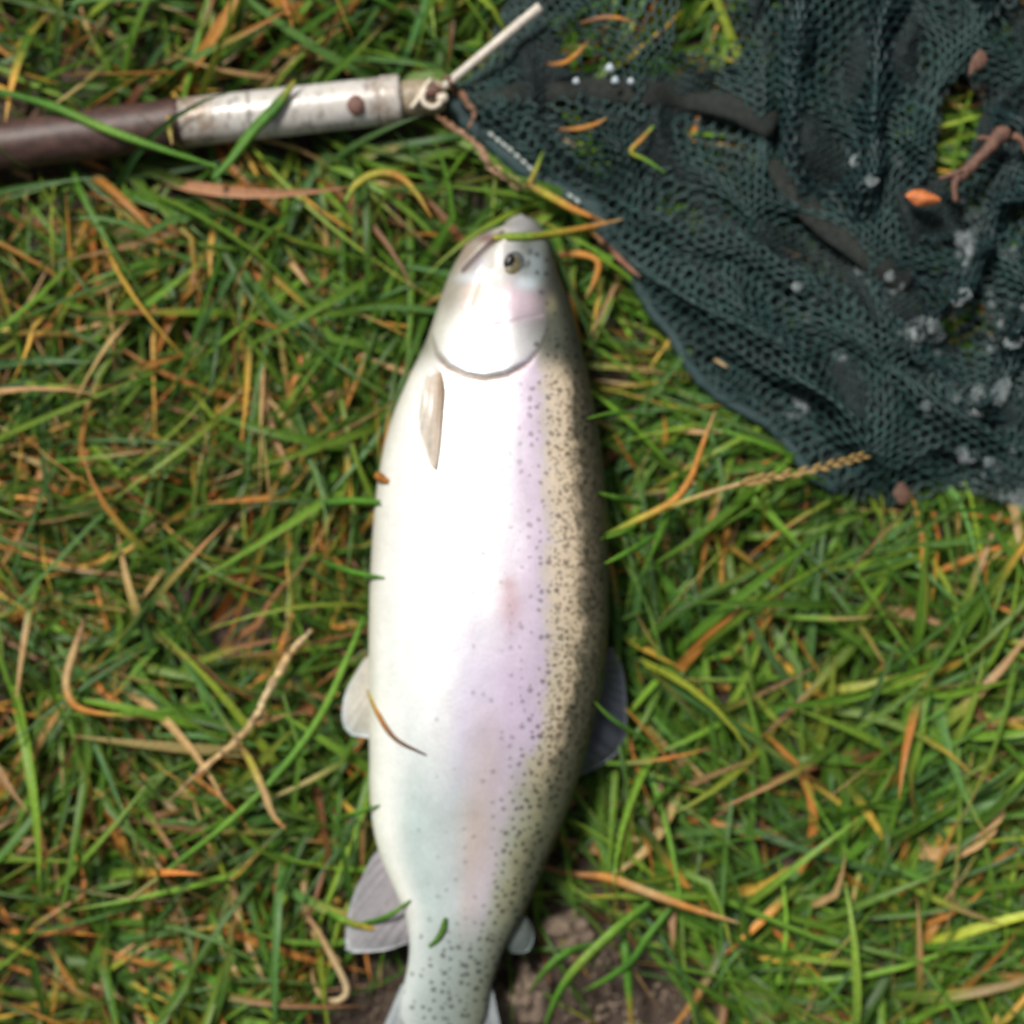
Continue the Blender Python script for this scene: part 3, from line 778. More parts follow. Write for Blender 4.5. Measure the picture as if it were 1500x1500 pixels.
    splat(795, 352, 16, 22, (.26, .28, .26), .6)
    splat(806, 455, 9, 16, (.32, .30, .17), .55)
    splat(808, 500, 16, 34, (.13, .14, .11), .85, 1 - gm)
    for (x, y, rx, ry) in [(776, 376, 4.5, 6), (768, 397, 7, 5), (704, 411, 3, 3), (792, 436, 4, 4), (785, 512, 4, 4)]:
        splat(x, y, rx, ry, (.05, .055, .06), .85)
    # brown rim of the gill opening, mouth line
    gl = np.exp(-((dg - 2.5) / 4.2) ** 2) * (~ing) * smooth(800, 755, px) * smooth(630, 652, px)
    C = C * (1 - .92 * gl[..., None]) + np.array((.17, .105, .07)) * .92 * gl[..., None]
    ml = np.exp(-(dm / 3.4) ** 2) * .95
    C = C * (1 - ml[..., None]) + np.array((.07, .04, .045)) * ml[..., None]
    pl = .65 * np.exp(-(pre / 2.6) ** 2); C = C * (1 - pl[..., None]) + np.array((.45, .36, .42)) * pl[..., None]
    # reddish patch on the pink band
    splat(748, 880, 16, 36, (.56, .34, .36), .6); splat(745, 850, 9, 9, (.50, .30, .30), .45)
    splat(712, 1090, 26, 60, (.58, .48, .44), .45); splat(700, 1210, 22, 60, (.62, .50, .42), .45)
    splat(680, 690, 16, 6, (.50, .50, .46), .45); splat(684, 822, 9, 12, (.55, .55, .52), .4); splat(577, 940, 10, 24, (.70, .84, .76), .5)
    # spots: strongest above the pink band, sparse in it, none on the belly; whole flank at the tail
    spot = np.interp(w, [0, .38, .50, .62, .70, .76, 1], [0, 0, .12, .36, .6, .75, .8])
    spot_r = np.interp(w, [0, .20, .30, .60, .66, .72, 1], [0, 0, .10, .12, .5, 1, 1])
    spot_t = np.interp(w, [0, .10, .22, .40, 1], [0, .1, .5, 1, 1])
    kr = smooth(960, 1120, py); kt = smooth(1290, 1390, py)
    spot = spot * (1 - kr) + spot_r * kr; spot = spot * (1 - kt) + spot_t * kt
    spot *= np.where(py < 560, smooth(.66, .80, w) * (.3 + .5 * smooth(430, 560, py)), 1)
    spot *= np.where(ing & (w < .78), 0, 1)
    speck = np.interp(w, [0, .70, .77, .88, 1], [0, .0, .47, .56, .56]) * (0.35 + .65 * smooth(430, 600, py)) * (1 - .8 * smooth(1080, 1250, py))
    ink = .34 + .44 * smooth(.60, .76, w) * (.75 + .25 * smooth(1000, 1120, py)); ink = np.maximum(ink, .74 * smooth(1290, 1400, py))
    silver = np.interp(w, [0, .08, .2, .6, .75, .86, .92, 1], [.1, .2, .45, .45, .35, .25, .0, .0]) * (1 - .45 * smooth(1250, 1420, py)) * (1 - .85 * smooth(500, 420, py))
    V = np.stack([X, Yg, Z], -1).reshape(-1, 3); n = len(yy)
    q = grid_faces(n, nt_, True)
    V = np.vstack([V, V[:nt_].mean(0), V[-nt_:].mean(0)]); j = np.arange(nt_); j2 = (j + 1) % nt_
    tr = np.vstack([np.stack([np.full(nt_, n * nt_), j2, j], -1), np.stack([np.full(nt_, n * nt_ + 1), (n - 1) * nt_ + j, (n - 1) * nt_ + j2], -1)])
    ap = lambda A: np.concatenate([A.ravel(), [0, 0]])
    Cf = np.vstack([C.reshape(-1, 3), C[0, 0][None], C[-1, 0][None]])
    me = mesh_np('trout_body', V, q, tr, col=np.clip(Cf, .01, .92), fattr={'spot': ap(spot), 'speck': ap(speck), 'silver': ap(silver), 'ink': ap(ink)})
    return obj('body', me, M_FISH)

def fin(name, base, tip, colA, colB, rays, zb, zt, wave=0.0, thick=0.0010, bulge=0.0, nu=60, nv=16, edge=None, dark=0.55, cu=None):
    """a fin: rays run from the base line to the outer edge; ridged both sides"""
    B = spline(base, nu); T = spline(tip, nu)
    un = np.linspace(0, 1, nu); T = T + (T - B) * (.05 * (fbm(un * rays * 1.3, un * 0, len(name), 2) - .5) * np.sin(np.pi * un))[:, None]
    u = np.linspace(0, 1, nu); v = np.linspace(0, 1, nv)
    zb = np.interp(u, np.linspace(0, 1, len(zb)), zb); zt = np.interp(u, np.linspace(0, 1, len(zt)), zt)
    PX = B[:, None, :] * (1 - v)[None, :, None] + T[:, None, :] * v[None, :, None]
    fr = np.abs(np.sin(np.pi * rays * (u + .05 * np.sin(u * 9 + len(name))))[:, None] + .12 * np.sin(40 * u[:, None] + 5 * v[None, :])).clip(0, 1) ** .6
    ragged = 1 + 0 * u
    Z = zb[:, None] * (1 - v)[None, :] + zt[:, None] * v[None, :] + bulge * np.sin(np.pi * v)[None, :] + wave * np.sin(2 * np.pi * (1.4 * u[:, None] + .5 * v[None, :])) * v[None, :]
    tk = thick * (1 - .75 * v)[None, :] * np.sin(np.pi * np.clip(u, .02, .98))[:, None] ** .3
    top = Z + tk * (.45 + .55 * fr); bot = Z - tk * (.45 + .55 * fr)
    Vt = at(PX[..., 0], PX[..., 1], top).reshape(-1, 3); Vb = at(PX[..., 0], PX[..., 1], bot).reshape(-1, 3)
    f = grid_faces(nu, nv); n = nu * nv
    V = np.vstack([Vt, Vb])
    loop = list(range(nv)) + [i * nv + nv - 1 for i in range(1, nu)] + [(nu - 1) * nv + k for k in range(nv - 2, -1, -1)] + [i * nv for i in range(nu - 2, 0, -1)]
    rim = [(loop[k], loop[(k + 1) % len(loop)], loop[(k + 1) % len(loop)] + n, loop[k] + n) for k in range(len(loop))]
    q = np.vstack([f, f[:, ::-1] + n, np.array(rim)])
    cA, cB = np.array(colA), np.array(colB)
    C = cA[None, None] * (1 - v)[None, :, None] + cB[None, None] * v[None, :, None]
    if cu is not None: C = C * (np.array(cu[0])[None, None] * (1 - u)[:, None, None] + np.array(cu[1])[None, None] * u[:, None, None])
    C = C * (dark + (1 - dark) * fr[..., None])
    if edge is not None:
        k = smooth(.82, 1, v)[None, :, None]; C = C * (1 - k) + np.array(edge) * k
    C = np.broadcast_to(C, (nu, nv, 3)).reshape(-1, 3)
    return obj(name, mesh_np(name, V, q, col=np.vstack([C, C])), M_FIN)

def trout():
    root = empty('trout', (*at(716, 850)[:2], 0.004), 'silvery spotted trout with pink flank lying on its side on the grass', 'fish')
    kids = [body()]
    # fins
    kids.append(fin('pectoral_fin', [(629, 538), (638, 536), (647, 545)], [(617, 576), (613, 620), (622, 662), (638, 686), (645, 640), (649, 580)], (.80, .72, .62), (.86, .83, .76), 9, [.053, .0565, .059], [.0575, .0600, .0625, .0655, .0655, .0645], bulge=.0024, thick=.0006, cu=((1, 1, 1), (.55, .42, .32)), nu=50, dark=.7))  # rays browner to the right, which also paints the shadow along that edge
    kids.append(fin('pelvic_fin', [(553, 952), (552, 985), (552, 1030)], [(532, 966), (503, 1022), (507, 1070), (540, 1082)], (.66, .60, .50), (.58, .58, .52), 11, [.040, .040, .040], [.038, .034, .034, .036], wave=.001, edge=(.52, .58, .58), dark=.75))
    kids.append(fin('anal_fin', [(556, 1240), (584, 1298), (607, 1366)], [(545, 1254), (514, 1322), (505, 1378), (514, 1394), (560, 1393), (601, 1380)], (.40, .37, .39), (.33, .325, .34), 15, [.036, .036, .036], [.035, .031, .030, .030, .032, .034], wave=.0012, edge=(.42, .44, .46), dark=.6))
    kids.append(fin('dorsal_fin', [(884, 950), (868, 1030), (838, 1130)], [(898, 948), (913, 985), (918, 1040), (912, 1090), (888, 1116), (852, 1136)], (.024, .028, .036), (.055, .064, .080), 12, [.036, .036, .035], [.033, .028, .025, .024, .026, .032], wave=.002, edge=(.06, .07, .085), dark=.35))
    kids.append(fin('adipose_fin', [(768, 1340), (756, 1358), (740, 1382)], [(778, 1352), (782, 1374), (772, 1394), (748, 1396)], (.13, .15, .12), (.17, .21, .21), 1, [.034, .034, .034], [.030, .029, .029, .032], thick=.0022, bulge=.0015, nu=24, nv=10, dark=.9))
    kids.append(fin('tail_fin', [(589, 1440), (622, 1474), (668, 1474), (719, 1436)], [(518, 1602), (590, 1612), (640, 1596), (690, 1616), (756, 1612)], (.46, .51, .52), (.20, .22, .24), 20, [.036, .037, .037, .036], [.028, .034, .036, .034, .028], wave=.002, thick=.0018, edge=(.16, .17, .19), nu=90, nv=24, dark=.6))
    # eye
    def dome(px, py, rx, ry, h, z0, tilt, name, mat, nn=24, rings=8, rot=0.0):
        V = []
        for i in range(rings + 1):
            f = i / rings; a = np.linspace(0, 2 * np.pi, nn, endpoint=False)
            ex, ey = np.cos(a) * rx * np.sin(f * np.pi / 2), np.sin(a) * ry * np.sin(f * np.pi / 2)
            x = px + ex * math.cos(rot) - ey * math.sin(rot); y = py + ex * math.sin(rot) + ey * math.cos(rot)
            V.append(at(x, y, z0 + h * np.cos(f * np.pi / 2) - tilt * (x - px)))
        V = np.vstack(V)
        return obj(name, mesh_np(name, V, grid_faces(rings + 1, nn, True)), mat)
    c = at(754, 394, .055)
    zt = float(fish_top(c[0], c[1]))
    eye = dome(754, 395, 19, 27, .0030, zt - .0030, .00005, 'eye', M_SCLERA)
    iris = dome(751.5, 393, 12.5, 20, .0018, zt - .0012, .00005, 'iris', M_IRIS, rot=.15)
    pup = dome(746, 383, 7.6, 11.5, .0012, zt - .0002, -.00002, 'pupil', M_PUPIL, rot=.35)
    kids.append(eye)
    bpy.context.view_layer.update()
    iris.parent = eye; pup.parent = eye
    adopt(root, *kids)
trout()

# ------------------------------------------------------------------ landing net
def gerst(px, py, waves):
    """rolling folds: pulls the mesh together on the crests"""
    dx = np.zeros_like(px); dy = np.zeros_like(px); dz = np.zeros_like(px)
    for ang, lam, amp, steep, ph, sd in waves:
        c, s = math.cos(ang), math.sin(ang); k = 2 * math.pi / lam
        th = k * (px * c + py * s) + ph + 2.2 * fbm(px / (lam * 1.6), py / (lam * 1.6), sd, 2) * 2
        am = 1.35 * amp * (0.4 + 1.2 * vnoise(px / (lam * 1.3) + 7, py / (lam * 1.3), sd + 9))
        dx += -steep * lam / 6.28 * c * np.sin(th); dy += -steep * lam / 6.28 * s * np.sin(th); dz += am * np.cos(th)
    return dx, dy, dz

WV1 = [(.2, 210, .004, .35, .3, 5), (1.9, 150, .003, .35, 1.2, 8), (2.5, 90, .0016, .25, 2., 12)]
def handle():
    root = empty('landing_net', (*at(400, 165)[:2], 0.0), 'landing net with white tube handle, brown grip and dark green mesh', 'landing net')
    kids = []
    def axis(x0, x1, n, zz=HZ):
        x = np.linspace(x0, x1, n); y = np.interp(x, [p[0] for p in HP], [p[1] for p in HP])
        return at(x, y, zz), x
    # brown grip with a rounded ragged end
    P, x = axis(-420, 272, 90)
    r = np.interp(x, [p[0] for p in HW], [p[1] for p in HW]) * K * (1 + .02 * (fbm(x / 40, x * 0, 4, 2) - .5)); r[-1] *= .93
    V, q, t = tube(P, r, 40, wob=.004); kids.append(obj('grip', mesh_np('grip', V, q, t), M_GRIP))
    # white tube with faint rings and dirt at both ends
    P, x = axis(262, 583, 160)
    r = np.interp(x, [262, 270, 560, 580, 583], [34.2, 34.4, 33.6, 33.4, 32.6]) * K
    V, q, t = tube(P, r, 48)
    xs = np.concatenate([np.repeat(x, 48), [x[0], x[-1]]])
    ang = np.concatenate([np.tile(np.linspace(0, 2 * np.pi, 48, endpoint=False), 160), [0, 0]])
    dirt = .42 + .95 * smooth(345, 275, xs) + .8 * smooth(505, 560, xs) * smooth(600, 575, xs) + .5 * smooth(.2, -.8, np.sin(ang))
    ring = .75 * np.exp(-((xs - 366 - 4 * np.sin(ang)) / 1.6) ** 2) + .45 * np.exp(-((xs - 402 - 3 * np.sin(ang)) / 1.4) ** 2) * (np.cos(ang) > -.2) + .5 * np.exp(-((xs - 553) / 1.6) ** 2)
    ring = ring + .85 * smooth(.0, .25, fbm(xs / 7, ang * 2.2, 19, 3) - .42 - (xs - 268) / 60) + .5 * smooth(.62, .72, fbm(xs / 6 + 3, ang * 3, 29, 3))
    kids.append(obj('tube', mesh_np('tube', V, q, t, fattr={'dirt': np.clip(dirt, 0, 1), 'ring': np.clip(ring, 0, 1)}), M_TUBE))
    # collar ring at the end of the tube
    P, x = axis(559, 588, 12, HZ)
    V, q, t = tube(P, np.interp(x, [559, 562, 584, 588], [34.6, 35.4, 35.2, 33.5]) * K, 48)
    kids.append(obj('collar', mesh_np('collar', V, q, t, fattr={'dirt': np.full(len(V), .95), 'ring': np.zeros(len(V))}), M_TUBE))
    # rivet
    c = at(521, 152, HZ + 34 * K); V, q = [], None
    prof = [(0, .0014), (5, .0013), (10, .0009), (13, .0001), (13.5, -.003)]
    for rr, zz in prof:
        a = np.linspace(0, 2 * np.pi, 24, endpoint=False); V.append(np.stack([c[0] + np.cos(a) * rr * K, c[1] + np.sin(a) * rr * K * 1.08, c[2] - .0006 + zz + 0 * a], -1))
    kids.append(obj('rivet', mesh_np('rivet', np.vstack(V), grid_faces(len(prof), 24, True)), M_RIVET))
    # ferrule and its hardware
    P, x = axis(580, 652, 40, HZ)
    r = np.interp(x, [580, 600, 640, 648, 652], [25, 25.5, 24, 22, 16]) * K * (1 + .05 * (fbm(x / 9, x * 0, 14, 2) - .5))
    V, q, t = tube(P, r, 32, wob=.012); kids.append(obj('ferrule', mesh_np('ferrule', V, q, t), M_BRASS))
    zt = HZ + 25 * K
    W1 = spline([(602, 158), (612, 146), (622, 128), (632, 116)], 16); V, q, t = tube(at(W1[:, 0], W1[:, 1], zt + .0004 + .0006 * np.sin(np.linspace(0, np.pi, 16))), 3.4 * K, 10)
    kids.append(obj('wire', mesh_np('wire', V, q, t), M_WIRE))
    a = np.linspace(.5, 5.3, 30); V, q, t = tube(at(633 + 14 * np.cos(a), 143 + 14 * np.sin(a), zt + .0012), 3.8 * K, 10)
    kids.append(obj('wire_loop', mesh_np('wire_loop', V, q, t), M_WIRE))
    V, q, t = tube(at(np.linspace(640, 656, 10), np.linspace(146, 142, 10), zt + .0005), 7.5 * K * np.array([.5, .85, 1, 1, 1, 1, .95, .9, .8, .5]), 14)
    kids.append(obj('screw', mesh_np('screw', V, q, t), M_WIRE))
    V, q, t = tube(at(np.linspace(622, 646, 10), np.linspace(136, 132, 10), zt + .0002), 9 * K * np.array([.4, .8, 1, 1, 1, 1, .95, .9, .8, .5]), 14)
    kids.append(obj('bolt', mesh_np('bolt', V, q, t), M_RIVET))
    # pale spreader rod and dark sleeved arm
    W1 = spline([(650, 128), (700, 86), (750, 44), (792, 10)], 24); t_ = np.linspace(0, 1, 24)
    V, q, t = tube(at(W1[:, 0], W1[:, 1], np.linspace(.024, .034, 24)), (6.2 + 1.4 * t_) * K, 14, wob=.02); kids.append(obj('rod', mesh_np('rod', V, q, t), M_ROD))
    for pts in ([(700, 150), (790, 134), (880, 131), (960, 138), (1060, 152), (1134, 186)], [(1128, 236), (1160, 278), (1200, 322), (1256, 362), (1330, 420)]):
        W1 = spline(pts, 40); zz = net_low(W1[:, 0], W1[:, 1]) + gerst(W1[:, 0], W1[:, 1], WV1)[2] * .8 + .0022
        V, q, t = tube(at(W1[:, 0], W1[:, 1], zz), 19 * K * np.interp(np.linspace(0, 1, 40), [0, .15, .7, 1], [.5, .85, 1, 1.05]), 20, squash=.35, wob=.02)
        kids.append(obj('arm_sleeve', mesh_np('arm_sleeve', V, q, t), M_ARM))
    # rolled hem along the stitched edge
    W1 = spline([(660, 140), (690, 178), (722, 208), (770, 244), (818, 276), (868, 306), (896, 352), (934, 420), (980, 486), (1016, 544), (1048, 576), (1102, 606), (1152, 646), (1186, 690), (1232, 720)], 120)
    f = np.linspace(0, 1, 120)
    W1 = W1 + 9 * (np.stack([fbm(f * 26, f * 0, 51, 3), fbm(f * 26, f * 0 + 5, 57, 3)], -1) - .5)
    V, q, t = tube(at(W1[:, 0], W1[:, 1], .0135 + .004 * fbm(f * 9, f * 0, 8, 2)), (15 - 7 * smooth(.3, .5, f)) * K * (1 + .3 * (fbm(f * 30, f * 0, 5, 2) - .5)), 12, squash=.6, wob=.04)
    kids.append(obj('hem', mesh_np('hem', V, q, t), M_HEM))
    st = None
    for i, (x, y) in enumerate([(722, 193), (732, 201), (741, 208), (750, 215), (760, 224), (770, 233), (779, 242), (838, 283), (848, 290)]):
        if st is None:
            P = np.stack([np.linspace(-5, 5, 7) * K, np.zeros(7), .0006 * np.sin(np.linspace(0, np.pi, 7))], -1); V, q, t = tube(P, 2.6 * K * np.array([.6, .9, 1, 1, 1, .9, .6]), 8); st = mesh_np('stitch', V, q, t); st.materials.append(M_STITCH)
        o = bpy.data.objects.new('stitch', st); COL.objects.link(o); o.location = at(x - 2, y + 5, .0205); o.rotation_euler = (0, 0, -.72 + .1 * math.sin(i * 3)); kids.append(o)
    return root, kids

# mesh sheets -----------------------------------------------------------
def net_sheet(poly, pitch, ang, waves, lift, rad, seed, stretch=1.0, zfun=None, holes=None):
    ca, sa = math.cos(ang), math.sin(ang)
    P = np.array(poly); c = P.mean(0); R = np.hypot(*(P - c).T).max() + 60
    # honeycomb: two nodes per cell
    a1 = pitch; a2 = pitch * math.sqrt(3) / 2 * stretch
    nu = int(R / a1) + 2; nv = int(R / a2) + 2
    I, J = np.meshgrid(np.arange(-nu, nu + 1), np.arange(-nv, nv + 1), indexing='ij')
    U = (I + .5 * (J % 2)) * a1; Vv = J * a2
    A = np.stack([U, Vv - a2 / 3], -1); B = np.stack([U, Vv + a2 / 3], -1)
    def place(Q):
        x = Q[..., 0] * ca - Q[..., 1] * sa + c[0]; y = Q[..., 0] * sa + Q[..., 1] * ca + c[1]
        x0, y0 = x, y
        x = x + 16 * (fbm(x0 / 150, y0 / 150, seed, 2) - .5) * 2; y = y + 16 * (fbm(x0 / 150, y0 / 150, seed + 3, 2) - .5) * 2
        dx, dy, dz = gerst(x, y, waves)
        r2 = np.random.default_rng(seed)
        x = x + dx + r2.normal(0, pitch * .045, x.shape); y = y + dy + r2.normal(0, pitch * .045, x.shape)
        z = net_low(x, y) + lift + dz * smooth(0, 60, line_dist(x, y, poly + poly[:1])) + r2.normal(0, .00025, x.shape)
        z = z - .007 * np.exp(-((x - 1137) / 9) ** 2) * smooth(300, 240, y)
        if zfun is not None: z = z + zfun(x, y)
        return x, y, np.maximum(z, .006)
    ax, ay, az = place(A); bx, by, bz = place(B)
    inA = in_poly(ax, ay, poly); inB = in_poly(bx, by, poly)
    if holes is not None:
        for h in holes:
            inA &= ~in_poly(ax, ay, h); inB &= ~in_poly(bx, by, h)
    WA = at(ax, ay, az); WB = at(bx, by, bz)
    segs = []
    # A-B in one cell; B(i,j) to A(i or i-1/i+1, j+1)
    segs.append((WA, WB, inA & inB))
    par = (J % 2 == 1)
    up = lambda M, d: np.roll(np.roll(M, -1, 1), -d, 0)
    for d in (0, 1):
        # even row: neighbours i-1, i ; odd row: i, i+1
        T0 = up(WA, d - 1); M0 = up(inA, d - 1); T1 = up(WA, d); M1 = up(inA, d)
        T = np.where(par[..., None], T1, T0); Mk = np.where(par, M1, M0)
        ok = inB & Mk; ok[:2] = False; ok[-2:] = False; ok[:, -1] = False
        segs.append((WB, T, ok))
    P0 = np.vstack([s[0][s[2]] for s in segs]); P1 = np.vstack([s[1][s[2]] for s in segs])
    d = P1 - P0; L = np.linalg.norm(d, axis=1); ok = (L < pitch * K * 1.7) & (L > 1e-6)
    P0, P1, d, L = P0[ok], P1[ok], d[ok], L[ok]
    d /= L[:, None]
    n = len(P0)
    S = np.cross(d, [0, 0, 1.]); S /= np.linalg.norm(S, axis=1)[:, None] + 1e-9; Nn = np.cross(S, d)
    V = np.zeros((n, 3, 4, 3)); r2 = np.random.default_rng(seed + 1)
    rr = rad * r2.uniform(.8, 1.25, n)
    for i, (f, rs) in enumerate(((-.08, 1.25), (.5, .85), (1.08, 1.25))):
        p = P0 + d * (L * f)[:, None]
        for j in range(4):
            a = j * math.pi / 2 + .4
            V[:, i, j] = p + (S * math.cos(a) * 1.15 + Nn * math.sin(a) * .8) * (rr * rs)[:, None]
    base = (np.arange(n) * 12)[:, None]
    q = grid_faces(3, 4, True)
    Q = (base[:, :, None] + q[None]).reshape(-1, 4)
    cells = np.stack([ax, ay, az], -1)[inA & inB]
    return V.reshape(-1, 3), Q, cells

def netting():
    full = NET_POLY
    w1 = WV1
    band_poly = [(700, 190), (668, 128), (740, 112), (830, 215), (930, 300), (1060, 330), (1180, 395), (1250, 470), (1330, 540), (1420, 560), (1520, 600), (1640, 640), (1640, 700), (1500, 690), (1380, 660), (1290, 700), (1235, 716), (1182, 682), (1150, 645), (1100, 605), (1042, 575), (1010, 545), (975, 488), (930, 426), (890, 362), (862, 310), (812, 280), (760, 246)]
    w2 = [(2.25, 120, .0075, .5, .6, 21), (2.0, 70, .0018, .4, 1.1, 25)]
    panel = [(1144, -330), (1140, -20), (1146, 90), (1142, 190), (1150, 262), (1190, 310), (1252, 352), (1310, 330), (1352, 285), (1372, 215), (1392, 120), (1450, 30), (1560, -40), (1700, -330)]
    w3 = [(0.1, 150, .008, .45, .2, 31), (1.3, 110, .002, .3, 2.2, 35), (.0, 60, .001, .25, 1., 38)]
    lump = [(1262, 380), (1330, 350), (1420, 330), (1470, 230), (1440, 160), (1500, 110), (1650, 80), (1760, 300), (1700, 650), (1500, 740), (1440, 690), (1370, 560), (1310, 500)]
    w4 = [(.6, 120, .009, .55, .5, 41), (2.1, 90, .004, .5, 1.5, 45), (1.2, 60, .002, .45, .4, 49)]
    left = [(716, 85), (722, 45), (752, -30), (760, -330), (900, -330), (880, -20), (830, 40), (770, 80), (790, 150), (770, 215), (720, 200), (668, 140)]
    strip = [(1040, -330), (1062, -10), (1078, 120), (1096, 200), (1150, 300), (1170, 320), (1158, 200), (1160, -330)]
    ridge = lambda x, y: .010 * np.exp(-(np.abs(x - 1168) / 22) ** 2) * smooth(330, 200, y)
    hole = [(1372, 140), (1412, 110), (1440, 160), (1412, 250), (1372, 262)]
    win1 = [(800, 10), (960, -60), (1085, -60), (1110, 60), (1060, 100), (985, 110), (830, 104)]; win2 = [(810, 168), (985, 180), (965, 262), (850, 236)]; win3 = [(1452, 470), (1530, 470), (1530, 540), (1470, 545)]
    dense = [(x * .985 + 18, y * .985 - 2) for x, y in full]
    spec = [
        (dense, 10.5, .5, [(w_[0] + .3, *w_[1:]) for w_ in w1], -.0015, .00085, 121, 1.0, None, M_NET_SHADE, [hole, win1]),
        (full, 17.0, .25, w1, .000, .00062, 101, 1.0, None, M_NET, [hole, [(1000, -40), (1060, -40), (1050, 60), (985, 80)]]),
        (full, 17.0, .45, w1, .0040, .0007, 111, 1.0, None, M_NET, [hole, win1, win2]),
        (left, 14, 1.1, w1, .004, .0006, 202, 1.0, None, M_NET, None),
        (strip, 13.5, .1, w1, .004, .00062, 606, 1.0, None, M_NET, None),
        (band_poly, 10.5, .62, w2, .0030, .0008, 303, .92, None, M_NET_SHADE, None),
        (band_poly, 17.0, .68, w2, .0075, .00070, 313, .95, None, M_NET, None),
        (panel, 17.0, .02, w3, .0060, .00075, 404, 1.0, ridge, M_NETB, None),
        (panel, 10.8, .10, w3, .0015, .00080, 414, 1.0, None, M_NET_SHADE, None),
        (lump, 16.5, .9, w4, .0065, .00062, 505, .95, None, M_NETB, [hole]),
        (lump, 11, .4, w4, .0025, .0008, 515, .95, None, M_NET_SHADE, None),
    ]
    out = []; cells = []
    for poly, pitch, ang, wv, lift, rad, seed, stv, zf, mat, holes in spec:
        V, Q, c = net_sheet(poly, pitch, ang, wv, lift, rad, seed, stv, zf, holes)
        out.append(obj('netting', mesh_np('netting', V, Q), mat, kind='stuff')); cells.append(c)
    return out, cells
net_root, net_kids = handle()
nets, cells = netting()
bpy.context.view_layer.update()
adopt(net_root, *(net_kids + nets))

# fish slime in the net meshes; its pale colour also paints wet sheen
def slime():
    c = np.vstack([cells[k][rng.permutation(len(cells[k]))] for k in (1, 5, 6, 7, 9, 10)])
    zones = [(1265, 395, 22, 34, .8), (1320, 440, 40, 26, .8), (1345, 470, 26, 24, .7), (1415, 330, 16, 60, .8), (1330, 488, 26, 12, .7), (1440, 705, 45, 30, .8), (1480, 730, 40, 22, .8), (1168, 600, 16, 10, .9), (1410, 575, 26, 14, .6), (1470, 570, 30, 14, .5), (1410, 655, 10, 8, .9), (1380, 230, 20, 24, .5), (1345, 320, 26, 20, .35), (1450, 450, 60, 80, .16), (1300, 400, 90, 90, .12), (770, 235, 10, 8, .3)]
    p = np.zeros(len(c))
    for x, y, rx, ry, s in zones: p = np.maximum(p, s * np.exp(-((c[:, 0] - x) / rx) ** 2 - ((c[:, 1] - y) / ry) ** 2))
    k = rng.random(len(c)) < 1.3 * p; c = c[k]
    a = np.linspace(0, 2 * np.pi, 6, endpoint=False); parts = []
    for x, y, z in c:
        r = rng.uniform(6, 14); w_ = rng.uniform(.7, 1.2, 6); o = rng.normal(0, 2.5, 2)
        cen = at(x + o[0], y + 6 + o[1], z + .0006); ring = at(x + o[0] + np.cos(a) * r * w_, y + 6 + o[1] + np.sin(a) * r * w_, z + .0002); ring[:, 2] += rng.normal(0, .0003, 6)
        j = np.arange(6); parts.append((np.vstack([ring, cen]), np.zeros((0, 4), int), np.stack([j2 := (j + 1) % 6, j, np.full(6, 6)], -1)))
    V, q, t = merge(parts)
    obj('fish_slime_sheen', mesh_np('fish_slime_sheen', V, q, t), M_SLIME_SHEEN, label='whitish wet slime and painted sheen in the meshes of the net', cat='slime', kind='stuff')
slime()

def bead(px, py, r, z, label):
    V = []
    for i in range(9):
        f = i / 8 * np.pi; a = np.linspace(0, 2 * np.pi, 14, endpoint=False)
        rr = r * K * (1 + .12 * np.sin(3 * a + i)); V.append(np.stack([np.cos(a) * rr * np.sin(f), np.sin(a) * rr * np.sin(f), 0 * a + r * K * .75 * np.cos(f)], -1))
    o = obj('foam_bead', mesh_np('foam_bead', np.vstack(V), grid_faces(9, 14, True)), M_FOAM, label=label, cat='bead', group='white beads on the net')
    o.location = at(px, py, z)
for x, y, r, lb in [(893, 100, 6.5, 'largest white foam bead on the net above the dark sleeve'), (901, 118, 5.5, 'white foam bead just under the largest bead on the net'), (924, 119, 4.8, 'small bluish white foam bead on the dark sleeve'), (844, 119, 5.0, 'dull white foam bead apart from the other beads on the sleeve')]:
    bead(x, y, r, float(net_low(np.array(x), np.array(y))) + .0125, lb)

# twig and leaves caught in the net
def twig():
    root = empty('twig', at(1430, 230, .036), 'reddish brown broken twig caught in the dark net', 'twig')
    W1 = spline([(1478, 192), (1462, 200), (1450, 216), (1430, 236), (1412, 254), (1396, 268)], 30); t_ = np.linspace(0, 1, 30)
    V, q, t = tube(at(W1[:, 0], W1[:, 1], .043 - .004 * t_), K * np.interp(t_, [0, .1, .25, .5, .8, 1], [8, 12, 10, 7.5, 8.5, 5]), 12, wob=.07)
    ks = [obj('stem', mesh_np('stem', V, q, t), M_TWIG)]
    for pts, r in (([(1404, 258), (1398, 272), (1400, 296)], 6), ([(1410, 250), (1388, 258), (1376, 262)], 5), ([(1454, 206), (1440, 202), (1432, 204)], 5)):
        W1 = spline(pts, 10); V, q, t = tube(at(W1[:, 0], W1[:, 1], .041), r * K * np.linspace(1.1, .6, 10), 9, wob=.08); ks.append(obj('side_shoot', mesh_np('side_shoot', V, q, t), M_TWIG))
    bpy.context.view_layer.update(); adopt(root, *ks)
twig()
W_ = spline([(1484, 198), (1496, 206), (1506, 224), (1524, 240)], 14)
V_, q_, t_ = tube(at(W_[:, 0], W_[:, 1], .042), np.linspace(6, 4, 14) * K, 10, wob=.06)
obj('twig', mesh_np('twig', V_, q_, t_), M_TWIG, label='second brown twig beyond the thick end of the broken twig', cat='twig')

